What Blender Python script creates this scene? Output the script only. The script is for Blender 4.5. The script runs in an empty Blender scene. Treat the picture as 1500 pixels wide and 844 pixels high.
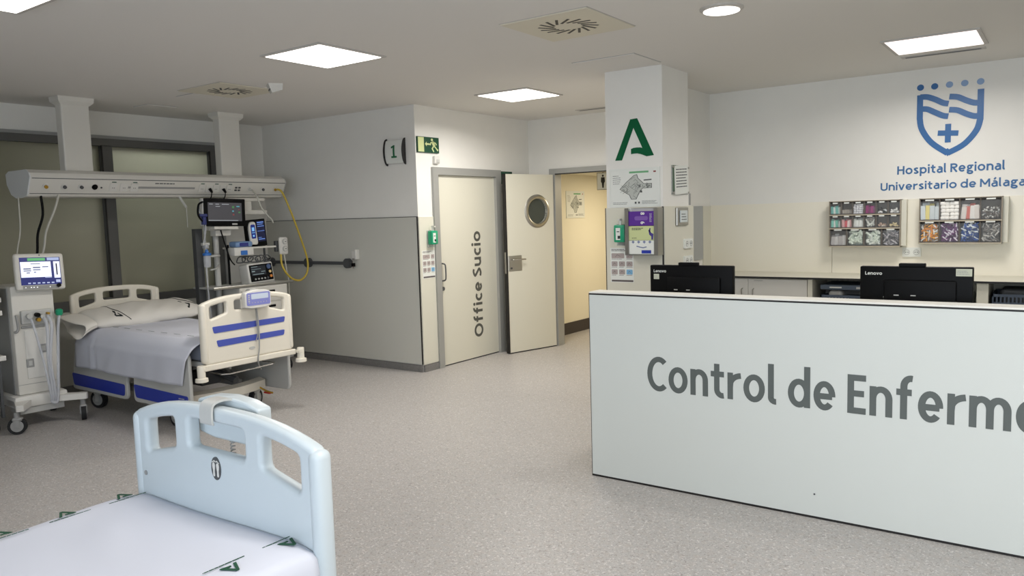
import bpy, bmesh, math, random
from math import sin, cos, pi, radians, sqrt
from mathutils import Matrix, Vector

S = bpy.context.scene
C = S.collection

# ------------------------------------------------------------------ camera
F_PX, YAW, PITCH, ROLL, EYE = 1143.296, 0.6230333, 0.09204844, -0.02891836, 1.62
fw = Vector((-sin(YAW) * cos(PITCH), cos(YAW) * cos(PITCH), -sin(PITCH)))
rt0 = Vector((cos(YAW), sin(YAW), 0))
up0 = rt0.cross(fw)
rt = rt0 * cos(ROLL) + up0 * sin(ROLL)
up = rt.cross(fw)
cd = bpy.data.cameras.new('camera')
cam = bpy.data.objects.new('camera', cd)
C.objects.link(cam)
M = Matrix((rt, up, -fw)).transposed().to_4x4()
M.translation = Vector((0, 0, EYE))
cam.matrix_world = M
cd.sensor_width = 36
cd.lens = F_PX / 1500 * 36
cd.clip_start = 0.05
S.camera = cam

# ------------------------------------------------------------------ world, exposure, daylight
w = bpy.data.worlds.new('world'); S.world = w; w.use_nodes = True
w.node_tree.nodes['Background'].inputs[0].default_value = (0.75, 0.85, 1.0, 1)
w.node_tree.nodes['Background'].inputs[1].default_value = 0.6
S.view_settings.view_transform = 'Standard'
S.view_settings.look = 'None'
S.view_settings.gamma = 1
S.view_settings.use_curve_mapping = False
S.view_settings.exposure = 0.21
try:
    S.cycles.use_denoising = True
    S.cycles.max_bounces = 8
    S.cycles.diffuse_bounces = 5
    S.cycles.caustics_reflective = False
    S.cycles.caustics_refractive = False
except Exception:
    pass
Z = 2.79


def area(name, loc, rot, sx, sy, power, col, shape='RECTANGLE', spread=pi):
    d = bpy.data.lights.new(name, 'AREA')
    d.shape = shape; d.size = sx; d.size_y = sy; d.energy = power; d.color = col; d.spread = spread
    o = bpy.data.objects.new(name, d); C.objects.link(o)
    o.location = loc; o.rotation_euler = rot
    return o


# daylight entering the windows of the wall behind the camera
for k, (xc, pw) in enumerate(((-2.3, 24), (0.5, 58), (2.9, 54))):
    area('window_daylight', (xc, -2.42, 1.65), (radians(90), 0, 0), 1.9, 1.3, pw, (0.80, 0.90, 1.0))
LAMPS_AND_FILL = [(-4.35, 3.85, 25), (-4.40, 6.33, 32), (-0.85, 6.53, 21), (-4.35, 1.69, 8), (-0.85, 1.69, 26)]  # last entry is an unseen light added for the near floor
EXTRA_FILL = [(0.9, 2.2, 34)]  # unseen light added to brighten the floor in front of the counter
SPREAD = radians(164)
LAMP_COL = (1.0, 0.965, 0.915)
CORRIDOR_W = 26

# ------------------------------------------------------------------ materials
def lin(c):
    c /= 255.0
    return c / 12.92 if c <= 0.04045 else ((c + 0.055) / 1.055) ** 2.4


def rgb(r, g, b):
    return (lin(r), lin(g), lin(b), 1)


MATS = {}


def mat(name, col=None, rough=0.5, metal=0.0, emit=None, es=1.0, alpha=None, noise=None, bump=0.0, bscale=200, spec=0.5, coat=0.0, trans=0.0):
    if name in MATS: return MATS[name]
    m = bpy.data.materials.new(name); m.use_nodes = True
    nt = m.node_tree; b = nt.nodes['Principled BSDF']
    b.inputs['Base Color'].default_value = col
    b.inputs['Roughness'].default_value = rough
    b.inputs['Metallic'].default_value = metal
    b.inputs['Specular IOR Level'].default_value = spec
    b.inputs['Coat Weight'].default_value = coat
    b.inputs['Transmission Weight'].default_value = trans
    if emit:
        b.inputs['Emission Color'].default_value = emit
        b.inputs['Emission Strength'].default_value = es
    if alpha is not None:
        b.inputs['Alpha'].default_value = alpha
    tc = nt.nodes.new('ShaderNodeTexCoord')
    if noise:
        sc, amt = noise
        n = nt.nodes.new('ShaderNodeTexNoise'); n.inputs['Scale'].default_value = sc; n.inputs['Detail'].default_value = 4
        nt.links.new(tc.outputs['Object'], n.inputs['Vector'])
        mr = nt.nodes.new('ShaderNodeMapRange')
        mr.inputs[1].default_value = 0.3; mr.inputs[2].default_value = 0.7
        mr.inputs[3].default_value = 1 - amt; mr.inputs[4].default_value = 1 + amt
        nt.links.new(n.outputs['Fac'], mr.inputs[0])
        mx = nt.nodes.new('ShaderNodeVectorMath'); mx.operation = 'SCALE'
        mx.inputs[0].default_value = col[:3]
        nt.links.new(mr.outputs[0], mx.inputs['Scale'])
        nt.links.new(mx.outputs[0], b.inputs['Base Color'])
    if bump:
        n2 = nt.nodes.new('ShaderNodeTexNoise'); n2.inputs['Scale'].default_value = bscale; n2.inputs['Detail'].default_value = 3
        nt.links.new(tc.outputs['Object'], n2.inputs['Vector'])
        bp = nt.nodes.new('ShaderNodeBump'); bp.inputs['Strength'].default_value = bump; bp.inputs['Distance'].default_value = 0.002
        nt.links.new(n2.outputs['Fac'], bp.inputs['Height'])
        nt.links.new(bp.outputs[0], b.inputs['Normal'])
    MATS[name] = m
    return m


def floor_mat():
    m = bpy.data.materials.new('speckled_vinyl'); m.use_nodes = True
    nt = m.node_tree; b = nt.nodes['Principled BSDF']; L = nt.links.new
    tc = nt.nodes.new('ShaderNodeTexCoord')
    base = rgb(170, 167, 165)
    prev = None
    def mixc(a, bcol, fac):
        mx = nt.nodes.new('ShaderNodeMix'); mx.data_type = 'RGBA'
        if isinstance(a, tuple): mx.inputs['A'].default_value = a
        else: L(a, mx.inputs['A'])
        mx.inputs['B'].default_value = bcol
        L(fac, mx.inputs['Factor'])
        return mx.outputs['Result']
    cur = base
    for sc, lo, hi, colr in ((75, 0.60, 0.66, rgb(140, 134, 130)), (130, 0.62, 0.68, rgb(112, 106, 104)), (95, 0.60, 0.66, rgb(210, 206, 202)), (30, 0.45, 0.8, rgb(172, 164, 158))):
        n = nt.nodes.new('ShaderNodeTexNoise'); n.inputs['Scale'].default_value = sc; n.inputs['Detail'].default_value = 1.5
        mp = nt.nodes.new('ShaderNodeMapping'); mp.inputs['Location'].default_value = (sc * 0.37, sc * .11, sc)
        L(tc.outputs['Object'], mp.inputs[0]); L(mp.outputs[0], n.inputs['Vector'])
        r = nt.nodes.new('ShaderNodeMapRange'); r.inputs[1].default_value = lo; r.inputs[2].default_value = hi
        r.inputs[4].default_value = 0.8
        L(n.outputs['Fac'], r.inputs[0])
        cur = mixc(cur, colr, r.outputs[0])
    L(cur, b.inputs['Base Color'])
    b.inputs['Roughness'].default_value = 0.42
    b.inputs['Specular IOR Level'].default_value = 0.4
    return m


M_floor = floor_mat()
M_cove = mat('cove_vinyl', rgb(120, 118, 116), 0.5, noise=(60, 0.12))
M_wall = mat('wall_paint', rgb(230, 228, 222), 0.75, noise=(6, 0.01), bump=0.08, bscale=350)
M_ceil = mat('ceiling_paint', rgb(224, 221, 216), 0.85, bump=0.05, bscale=300)
M_lampf = mat('lamp_frame_white', rgb(190, 186, 180), 0.5)
M_vent = mat('vent_cream', rgb(216, 210, 192), 0.55)
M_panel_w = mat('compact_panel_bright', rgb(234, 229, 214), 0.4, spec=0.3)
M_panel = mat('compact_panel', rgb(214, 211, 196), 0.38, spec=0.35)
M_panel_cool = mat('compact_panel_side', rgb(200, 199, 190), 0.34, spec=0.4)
M_cream = mat('corridor_paint', rgb(230, 224, 204), 0.7)
M_black = mat('black_edge', rgb(22, 20, 20), 0.5)
M_alu = mat('anodised_aluminium', rgb(164, 164, 160), 0.42, metal=0.25)
M_dkalu = mat('dark_window_frame', rgb(96, 96, 94), 0.45, metal=0.3)
M_steel = mat('brushed_steel', rgb(180, 178, 172), 0.3, metal=1.0)
M_chrome = mat('chrome', rgb(210, 208, 204), 0.12, metal=1.0)
M_counter = mat('counter_laminate', rgb(208, 212, 208), 0.3, spec=0.4)
M_white = mat('white_plastic', rgb(214, 212, 206), 0.4)
M_offw = mat('cream_plastic', rgb(214, 211, 203), 0.38)
M_bedb = mat('bed_plastic_daylit', rgb(194, 203, 207), 0.36, noise=(5, 0.01))  # same plastic as the far bed, cool daylight tint put into the colour
M_bedc = mat('bed_plastic_lamplit', rgb(222, 216, 202), 0.36, noise=(5, 0.01))  # same plastic as the near bed, warm lamp tint put into the colour
M_grey = mat('grey_plastic', rgb(150, 150, 148), 0.45)
M_lgrey = mat('light_grey_plastic', rgb(186, 186, 182), 0.45)
M_dgrey = mat('dark_grey_plastic', rgb(74, 76, 78), 0.5)
M_blackp = mat('black_plastic', rgb(8, 8, 9), 0.5, spec=0.12)
M_rub = mat('black_rubber', rgb(24, 24, 26), 0.75)
M_blue = mat('blue_inset', rgb(38, 56, 158), 0.4)
M_stripe = mat('blue_stripe', rgb(70, 84, 170), 0.4)
M_sheet = mat('white_sheet', rgb(204, 206, 216), 0.85, bump=0.15, bscale=900)
M_pil = mat('pillow_cotton', rgb(214, 210, 202), 0.85, bump=0.15, bscale=900)
M_matt = mat('mattress_blue_grey', rgb(120, 126, 140), 0.8)
M_green = mat('green_vinyl', rgb(0, 88, 52), 0.6, spec=0.2)
M_pgreen = mat('green_print', rgb(28, 74, 52), 0.9)
M_pdark = mat('dark_print', rgb(54, 58, 58), 0.9)
M_dtext = mat('grey_lettering', rgb(88, 94, 92), 0.55)
M_dtext2 = mat('door_lettering', rgb(84, 84, 78), 0.55)
M_lblue = mat('blue_vinyl', rgb(26, 92, 152), 0.35)
M_lblue2 = mat('pale_blue_vinyl', rgb(130, 158, 196), 0.3)
M_tblue = mat('blue_lettering', rgb(48, 98, 148), 0.4)
M_exitg = mat('exit_green', rgb(6, 66, 42), 0.5)
M_exity = mat('photoluminescent', rgb(200, 208, 150), 0.6)
M_paper = mat('paper_white', rgb(224, 226, 220), 0.55)
M_perspex = mat('perspex', rgb(215, 222, 218), 0.12, alpha=0.35)
M_clear = mat('clear_bin_plastic', rgb(200, 205, 205), 0.12, alpha=0.06)
M_soap = mat('green_soap_bottle', rgb(20, 150, 108), 0.35)
M_purple = mat('purple_card', rgb(84, 34, 140), 0.55)
M_lime = mat('pale_green_card', rgb(198, 206, 150), 0.6)
M_basket = mat('slate_basket', rgb(82, 94, 110), 0.5)
M_yellow = mat('yellow_hose', rgb(196, 170, 60), 0.45)
M_tube = mat('clear_tube', rgb(205, 208, 215), 0.25, alpha=0.55)
M_cable = mat('pale_cable', rgb(190, 188, 178), 0.5)
M_red = mat('red_plastic', rgb(190, 50, 36), 0.5)
M_gold = mat('brass_fitting', rgb(190, 150, 60), 0.35, metal=0.8)
M_bluep = mat('blue_plastic', rgb(46, 110, 190), 0.4)
M_padf = mat('lilac_keypad', rgb(128, 132, 196), 0.4)
M_lcd = mat('pale_lcd', rgb(190, 200, 215), 0.3, emit=rgb(180, 192, 210), es=0.08)
M_bin = mat('bin_taupe', rgb(150, 140, 124), 0.5)
M_bindark = mat('bin_dark', rgb(112, 103, 95), 0.6)
M_lampe = mat('lamp_diffuser', rgb(255, 250, 245), 0.6, emit=(1.0, 0.955, 0.92, 1), es=2.2)
M_lampp = mat('lamp_diffuser_pinkish', rgb(255, 245, 240), 0.6, emit=(1.0, 0.88, 0.86, 1), es=1.15)


def screen(name, col, es):
    return mat(name, (0.01, 0.01, 0.012, 1), 0.2, emit=col, es=es)


def frosted():
    m = bpy.data.materials.new('frosted_film_glass'); m.use_nodes = True
    nt = m.node_tree; nt.nodes.clear(); L = nt.links.new
    out = nt.nodes.new('ShaderNodeOutputMaterial')
    tr = nt.nodes.new('ShaderNodeBsdfTranslucent'); tr.inputs[0].default_value = rgb(205, 205, 194)
    df = nt.nodes.new('ShaderNodeBsdfDiffuse'); df.inputs[0].default_value = rgb(166, 162, 140)
    gl = nt.nodes.new('ShaderNodeBsdfGlossy'); gl.inputs['Roughness'].default_value = 0.18; gl.inputs[0].default_value = (1, 1, 1, 1)
    m1 = nt.nodes.new('ShaderNodeMixShader'); m1.inputs[0].default_value = 0.5
    fr = nt.nodes.new('ShaderNodeFresnel'); fr.inputs[0].default_value = 1.45
    m2 = nt.nodes.new('ShaderNodeMixShader')
    L(df.outputs[0], m1.inputs[1]); L(tr.outputs[0], m1.inputs[2])
    L(fr.outputs[0], m2.inputs[0]); L(m1.outputs[0], m2.inputs[1]); L(gl.outputs[0], m2.inputs[2])
    L(m2.outputs[0], out.inputs[0])
    return m


M_frost = frosted()

# ------------------------------------------------------------------ mesh helpers
WM = {}


class MB:
    def __init__(s):
        s.v = []; s.f = []; s.m = []; s.cur = 0

    def add(s, vs, fs):
        o = len(s.v); s.v += [Vector(p) for p in vs]
        for f in fs: s.f.append([i + o for i in f]); s.m.append(s.cur)

    def box(s, x0, x1, y0, y1, z0, z1, T=None):
        vs = [Vector((x, y, z)) for z in (z0, z1) for y in (y0, y1) for x in (x0, x1)]
        if T is not None: vs = [T @ v for v in vs]
        s.add(vs, [(0, 2, 3, 1), (4, 5, 7, 6), (0, 1, 5, 4), (2, 6, 7, 3), (0, 4, 6, 2), (1, 3, 7, 5)])
        return s

    def rbox(s, x0, x1, y0, y1, z0, z1, r=0.01, n=2, T=None):
        bm = bmesh.new(); bmesh.ops.create_cube(bm, size=1)
        for v in bm.verts:
            v.co = Vector(((x0 + x1) / 2 + v.co.x * (x1 - x0), (y0 + y1) / 2 + v.co.y * (y1 - y0), (z0 + z1) / 2 + v.co.z * (z1 - z0)))
        r = min(r, abs(x1 - x0) * .48, abs(y1 - y0) * .48, abs(z1 - z0) * .48)
        bmesh.ops.bevel(bm, geom=bm.edges[:], offset=r, segments=n, profile=0.5, affect='EDGES')
        bm.verts.index_update()
        vs = [v.co.copy() for v in bm.verts]
        if T is not None: vs = [T @ v for v in vs]
        s.add(vs, [[v.index for v in f.verts] for f in bm.faces]); bm.free()
        return s

    def cyl(s, p0, p1, r, n=16, r1=None):
        p0, p1 = Vector(p0), Vector(p1); d = (p1 - p0).normalized()
        a = d.orthogonal().normalized(); b = d.cross(a); r1 = r if r1 is None else r1
        vs = []
        for p, q in ((p0, r), (p1, r1)):
            for i in range(n):
                t = 2 * pi * i / n; vs.append(p + (a * cos(t) + b * sin(t)) * q)
        fs = [(i, (i + 1) % n, n + (i + 1) % n, n + i) for i in range(n)] + [tuple(range(n - 1, -1, -1)), tuple(range(n, 2 * n))]
        s.add(vs, fs); return s

    def tube(s, pts, r, n=8, smooth=True, closed=False):
        pts = [Vector(p) for p in pts]
        if smooth and len(pts) > 2: pts = spline(pts, 6)
        vs = []; fs = []
        a = None
        for i, p in enumerate(pts):
            d = (pts[min(i + 1, len(pts) - 1)] - pts[max(i - 1, 0)]).normalized()
            if a is None: a = d.orthogonal().normalized()
            a = (a - d * a.dot(d))
            a = a.normalized() if a.length > 1e-6 else d.orthogonal().normalized()
            b = d.cross(a)
            for k in range(n):
                t = 2 * pi * k / n; vs.append(p + (a * cos(t) + b * sin(t)) * r)
        for i in range(len(pts) - 1):
            for k in range(n):
                fs.append((i * n + k, i * n + (k + 1) % n, (i + 1) * n + (k + 1) % n, (i + 1) * n + k))
        fs += [tuple(range(n - 1, -1, -1)), tuple(range((len(pts) - 1) * n, len(pts) * n))]
        s.add(vs, fs); return s

    def lathe(s, prof, T=None, n=24):
        vs = []; fs = []
        for r, z in prof:
            for k in range(n):
                t = 2 * pi * k / n; v = Vector((r * cos(t), r * sin(t), z)); vs.append(T @ v if T is not None else v)
        for i in range(len(prof) - 1):
            for k in range(n):
                fs.append((i * n + k, i * n + (k + 1) % n, (i + 1) * n + (k + 1) % n, (i + 1) * n + k))
        fs += [tuple(range(n - 1, -1, -1)), tuple(range((len(prof) - 1) * n, len(prof) * n))]
        s.add(vs, fs); return s

    def prism(s, poly, fn, d0, d1):
        n = len(poly)
        vs = [fn(u, v, d0) for u, v in poly] + [fn(u, v, d1) for u, v in poly]
        s.add(vs, [tuple(range(n - 1, -1, -1)), tuple(range(n, 2 * n))] + [(i, (i + 1) % n, n + (i + 1) % n, n + i) for i in range(n)])
        return s

    def ribbon(s, path, w, fn, d0, d1, closed=False):
        n = len(path); h = w / 2; Lp = []; Rp = []
        for i in range(n):
            p = Vector(path[i])
            if closed: a = Vector(path[(i - 1) % n]); b = Vector(path[(i + 1) % n])
            else: a = Vector(path[max(i - 1, 0)]); b = Vector(path[min(i + 1, n - 1)])
            d1_ = (p - a); d2_ = (b - p)
            if d1_.length < 1e-9: d1_ = d2_
            if d2_.length < 1e-9: d2_ = d1_
            d1_ = d1_.normalized(); d2_ = d2_.normalized()
            t = (d1_ + d2_)
            t = t.normalized() if t.length > 1e-6 else d1_
            nn = Vector((-t.y, t.x)); k = h / max(0.45, abs(nn.dot(Vector((-d1_.y, d1_.x)))))
            Lp.append(p + nn * k); Rp.append(p - nn * k)
        vs = []
        for i in range(n):
            vs += [fn(Lp[i].x, Lp[i].y, d0), fn(Rp[i].x, Rp[i].y, d0), fn(Lp[i].x, Lp[i].y, d1), fn(Rp[i].x, Rp[i].y, d1)]
        fs = []
        for i in range(n if closed else n - 1):
            a = i * 4; b = ((i + 1) % n) * 4
            fs += [(a + 2, a + 3, b + 3, b + 2), (a, b, b + 1, a + 1), (a, a + 2, b + 2, b), (a + 1, b + 1, b + 3, a + 3)]
        if not closed:
            fs += [(0, 1, 3, 2), ((n - 1) * 4, (n - 1) * 4 + 2, (n - 1) * 4 + 3, (n - 1) * 4 + 1)]
        s.add(vs, fs); return s

    def grid(s, nu, nv, fn):
        vs = [fn(i / nu, j / nv) for j in range(nv + 1) for i in range(nu + 1)]
        s.add(vs, [(j * (nu + 1) + i, j * (nu + 1) + i + 1, (j + 1) * (nu + 1) + i + 1, (j + 1) * (nu + 1) + i) for j in range(nv) for i in range(nu)])
        return s

    def build(s, name, mats, parent=None, local=False, smooth=None, T=None, recalc=True, **tags):
        vs = s.v
        if T is not None: vs = [T @ v for v in vs]
        loc = None
        if parent is not None:
            if not local:
                inv = WM[parent].inverted(); vs = [inv @ v for v in vs]
        else:
            lo = [min(v[k] for v in vs) for k in range(3)]; hi = [max(v[k] for v in vs) for k in range(3)]
            loc = Vector(((lo[0] + hi[0]) / 2, (lo[1] + hi[1]) / 2, lo[2])); vs = [v - loc for v in vs]
        me = bpy.data.meshes.new(name); me.from_pydata([tuple(v) for v in vs], [], s.f)
        if not isinstance(mats, (list, tuple)): mats = [mats]
        for m in mats: me.materials.append(m)
        if len(mats) > 1: me.polygons.foreach_set('material_index', s.m)
        if recalc:
            bm = bmesh.new(); bm.from_mesh(me); bmesh.ops.recalc_face_normals(bm, faces=bm.faces[:]); bm.to_mesh(me); bm.free()
        if smooth:
            me.shade_smooth(); me.set_sharp_from_angle(angle=radians(smooth))
        return link(name, me, parent, loc, **tags)


def link(name, me, parent=None, loc=None, **tags):
    o = bpy.data.objects.new(name, me); C.objects.link(o)
    if parent is not None:
        o.parent = parent; WM[o] = WM[parent].copy()
    else:
        loc = loc or Vector((0, 0, 0)); o.location = loc; WM[o] = Matrix.Translation(loc)
    for k, v in tags.items():
        if v: o[k] = v
    return o


def thing(name, label, category, loc=(0, 0, 0), rz=0.0, group=None):
    o = bpy.data.objects.new(name, None); C.objects.link(o)
    o.empty_display_size = 0.1
    o.location = loc; o.rotation_euler = (0, 0, rz)
    WM[o] = Matrix.Translation(Vector(loc)) @ Matrix.Rotation(rz, 4, 'Z')
    o['label'] = label; o['category'] = category
    if group: o['group'] = group
    return o


def dup(o, loc=None, rz=None, label=None, group=None, parent=None):
    c = o.copy(); C.objects.link(c)
    if parent is not None: c.parent = parent
    if loc is not None: c.location = loc
    if rz is not None: c.rotation_euler = (0, 0, rz)
    if label: c['label'] = label
    if group: c['group'] = group
    for ch in list(o.children): dup(ch, parent=c)
    return c


def spline(pts, n=8, closed=False):
    pts = [Vector(p) for p in pts]; out = []; N = len(pts)
    rng = range(N if closed else N - 1)
    for i in rng:
        if closed: p0, p1, p2, p3 = pts[(i - 1) % N], pts[i], pts[(i + 1) % N], pts[(i + 2) % N]
        else: p0, p1, p2, p3 = pts[max(i - 1, 0)], pts[i], pts[i + 1], pts[min(i + 2, N - 1)]
        for k in range(n):
            t = k / n
            out.append(0.5 * ((2 * p1) + (p2 - p0) * t + (2 * p0 - 5 * p1 + 4 * p2 - p3) * t * t + (3 * p1 - p0 - 3 * p2 + p3) * t ** 3))
    if not closed: out.append(pts[-1])
    return out


def rr(x0, x1, y0, y1, r, n=4):
    out = []
    for cx, cy, a in ((x1 - r, y1 - r, 0), (x0 + r, y1 - r, 90), (x0 + r, y0 + r, 180), (x1 - r, y0 + r, 270)):
        for k in range(n + 1):
            t = radians(a + 90 * k / n); out.append((cx + r * cos(t), cy + r * sin(t)))
    return out


def rpoly(pts, r, n=4):
    """round the corners of a polygon"""
    out = []; N = len(pts)
    for i in range(N):
        p = Vector(pts[i]); a = Vector(pts[i - 1]) - p; b = Vector(pts[(i + 1) % N]) - p
        q = min(r, a.length * .45, b.length * .45)
        A = p + a.normalized() * q; B = p + b.normalized() * q
        for k in range(n + 1):
            t = k / n; out.append(tuple(A * (1 - t) ** 2 + p * 2 * t * (1 - t) + B * t * t))
    return out


def plate(outlines, thick, bevel, T, res=2):
    """a plate with holes and rounded rims, from closed 2D outlines; returns an MB"""
    cu = bpy.data.curves.new('plate', 'CURVE'); cu.dimensions = '2D'; cu.fill_mode = 'BOTH'
    cu.extrude = max(thick / 2 - bevel, 0.0001); cu.bevel_depth = bevel; cu.bevel_resolution = res; cu.offset = -bevel
    for ol in outlines:
        sp = cu.splines.new('POLY'); sp.points.add(len(ol) - 1); sp.use_cyclic_u = True
        for i, p in enumerate(ol): sp.points[i].co = (p[0], p[1], 0, 1)
    o = bpy.data.objects.new('plate', cu); C.objects.link(o)
    dg = bpy.context.evaluated_depsgraph_get(); dg.update()
    me = bpy.data.meshes.new_from_object(o.evaluated_get(dg))
    mb = MB(); mb.add([T @ v.co for v in me.vertices], [tuple(p.vertices) for p in me.polygons])
    bpy.data.objects.remove(o); bpy.data.curves.remove(cu); bpy.data.meshes.remove(me)
    return mb


# planes that carry flat pieces: (u, v, d) -> world, d = height above the face
def onY(y0): return lambda u, v, d: Vector((u, y0 - d, v))
def onX(x0): return lambda u, v, d: Vector((x0 + d, u, v))
def TY(y0): return Matrix(((1, 0, 0, 0), (0, 0, -1, y0), (0, 1, 0, 0), (0, 0, 0, 1)))      # plate local (u,v,w) -> (u, y0-w, v)
def TX(x0): return Matrix(((0, 0, 1, x0), (1, 0, 0, 0), (0, 1, 0, 0), (0, 0, 0, 1)))       # plate local (u,v,w) -> (x0+w, u, v)


# ------------------------------------------------------------------ lettering (own stroke letters)
def arc(cx, cy, rx, ry, a0, a1, n=14):
    return [(cx + rx * cos(radians(a0 + (a1 - a0) * i / n)), cy + ry * sin(radians(a0 + (a1 - a0) * i / n))) for i in range(n + 1)]


def glyph(ch, s, wx):
    h = s / 2; X = .75; A = 1.09
    def el(x0, x1, y0, y1, a0=0, a1=360, n=28): return arc((x0 + x1) / 2, (y0 + y1) / 2, (x1 - x0) / 2 - h, (y1 - y0) / 2 - h, a0, a1, n)
    def bowl(W): return ('c', el(0, W, -.01, X + .01)[:-1])
    if ch in 'o': W = .74 * wx; return W, [bowl(W)]
    if ch in 'O': W = .98 * wx; return W, [('c', el(0, W, -.015, 1.015, n=36)[:-1])]
    if ch in 'c': W = .58 * wx; return W, [el(0, W * 1.2, -.01, X + .01, 52, 308)]
    if ch in 'C': W = .74 * wx; return W, [el(0, W * 1.25, -.015, 1.015, 50, 310)]
    if ch in 'e':
        W = .68 * wx; yb = .36
        E_ = el(0, W, -.01, X + .01, -3, 318, 30)
        return W, [E_, [(h, yb), (W - h, yb)]]
    if ch in 'dpqb':
        W = .72 * wx; b = el(0, W, -.01, X + .01)[:-1]
        if ch == 'd': st = [(W - h, 0), (W - h, A)]
        elif ch == 'b': st = [(h, 0), (h, A)]
        elif ch == 'p': st = [(h, -.29), (h, X)]
        else: st = [(W - h, -.29), (W - h, X)]
        return W, [('c', b), st]
    if ch in 'nh':
        W = .66 * wx; rx = (W - s) / 2; ry = .24
        return W, [[(h, 0), (h, X if ch == 'n' else A)], arc(W / 2, X + .01 - h - ry, rx, ry, 180, 0) + [(W - h, 0)]]
    if ch == 'm':
        W = 1.06 * wx; rx = (W - s) / 4; ry = .24; y = X + .01 - h - ry
        return W, [[(h, 0), (h, X)], arc(h + rx, y, rx, ry, 180, 0) + [(h + 2 * rx, 0)], arc(h + 3 * rx, y, rx, ry, 180, 0) + [(W - h, 0)]]
    if ch == 'u':
        W = .66 * wx; rx = (W - s) / 2; ry = .24
        return W, [[(W - h, X), (W - h, 0)], arc(W / 2, -.01 + h + ry, rx, ry, 360, 180)[0:] + [(h, X)]]
    if ch == 'r': W = .46 * wx; return W, [[(h, 0), (h, X)], [(h, .34)] + arc(h + W * .9, .40, W * .9, X - .40 - h + .01, 165, 95, 10)]
    if ch == 't':
        W = .50 * wx; tx = .12 * wx + h
        return W, [[(tx, .96), (tx, .24)] + arc(tx + .2 * wx, .24, .2 * wx, .25 - h, 180, 285, 8), [(0, X - h), (W * .96, X - h)]]
    if ch == 'l': W = s + .1 * wx; return W, [[(h, A), (h, .17)] + arc(h + .12, .17, .12, .18 - h, 180, 280, 6)]
    if ch == 'i' or ch == '\u00ed':
        r = [[(h, 0), (h, X)]]
        r.append(('f', [(h + s * .62 * cos(2 * pi * k / 12), .95 + s * .62 * sin(2 * pi * k / 12)) for k in range(12)]) if ch == 'i' else [(h * .8, .86), (h + .15, 1.1)])
        return s, r
    if ch == 'f':
        W = .50 * wx; tx = .11 * wx + h
        return W, [[(tx, 0), (tx, .82)] + arc(tx + .2 * wx, .82, .2 * wx, A + .01 - h - .82, 180, 78, 8), [(0, X - h), (W * .86, X - h)]]
    if ch in 'a\u00e1':
        W = .60 * wx; x1 = W - h
        top = [(x1, 0), (x1, .47)] + arc(x1 - .21 * wx, .47, .21 * wx, X + .01 - h - .47, 0, 128, 10)[1:]
        bw = [(x1, .42)] + arc(W * .5, .235, W * .5 - h, .19, 90, 270, 12) + [(x1 - .04, .13), (x1, .2)]
        r = [top, bw]
        if ch == '\u00e1': r.append([(W * .42, .86), (W * .42 + .18, 1.1)])
        return W, r
    if ch in 'sS':
        k = 1 if ch == 's' else 1.34; W = (.52 if ch == 's' else .66) * wx; H = X if ch == 's' else 1.0
        P = [(W - h * .9, H - h * 1.35), (W * .55, H - h + .01), (h + .01, H * .74), (W * .5, H * .5), (W - h, H * .25), (W * .48, h - .01), (h * .6, h * 1.5)]
        return W, [[tuple(p) for p in spline(P, 6)]]
    if ch == 'g':
        W = .64 * wx
        return W, [('c', el(.02, W * .82, .22, X + .01)[:-1]), [(W * .45, X - h), (W, X - h)], [(.13 * wx, .27), (.1 * wx, .12), (.3 * wx, .05)], ('c', el(0, W, -.33, .13)[:-1])]
    if ch == 'v': W = .64 * wx; return W, [[(h * .8, X), (W / 2, .02)], [(W - h * .8, X), (W / 2, .02)]]
    if ch == 'E': W = .55 * wx; return W, [[(h, 0), (h, 1)], [(h, 1 - h), (W, 1 - h)], [(h, .52), (W * .9, .52)], [(h, h), (W, h)]]
    if ch == 'H': W = .76 * wx; return W, [[(h, 0), (h, 1)], [(W - h, 0), (W - h, 1)], [(h, .53), (W - h, .53)]]
    if ch == 'L': W = .56 * wx; return W, [[(h, 0), (h, 1)], [(h, h), (W, h)]]
    if ch == 'M': W = .96 * wx; return W, [[(h, 0), (h, 1)], [(W - h, 0), (W - h, 1)], [(h, .97), (W / 2, .3)], [(W - h, .97), (W / 2, .3)]]
    if ch == 'R': W = .70 * wx; return W, [[(h, 0), (h, 1)], [(h, 1 - h)] + arc(W * .5, .72, W * .5 - h, .28 - h, 90, -90, 10) + [(h, .44 + h)], [(W * .45, .46), (W - h * .7, 0)]]
    if ch == 'U': W = .76 * wx; return W, [[(h, 1), (h, .32)] + arc(W / 2, .32, W / 2 - h, .33 - h, 180, 360, 12) + [(W - h, 1)]]
    if ch == '1': W = .56 * wx; c = W * .55; return W, [[(c, 0), (c, 1)], [(c, .98), (.06, .82)], [(0, h), (W, h)]]
    if ch == '6': W = .62 * wx; return W, [('c', el(0, W, -.01, .62)[:-1]), [(h, .3)] + arc(W * .62, .42, W * .62 - h, .58 - h, 180, 85, 10)]
    if ch == '8': W = .62 * wx; return W, [('c', el(0, W, -.01, .56)[:-1]), ('c', el(.03, W - .03, .48, 1.01)[:-1])]
    return .3 * wx, []


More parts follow.
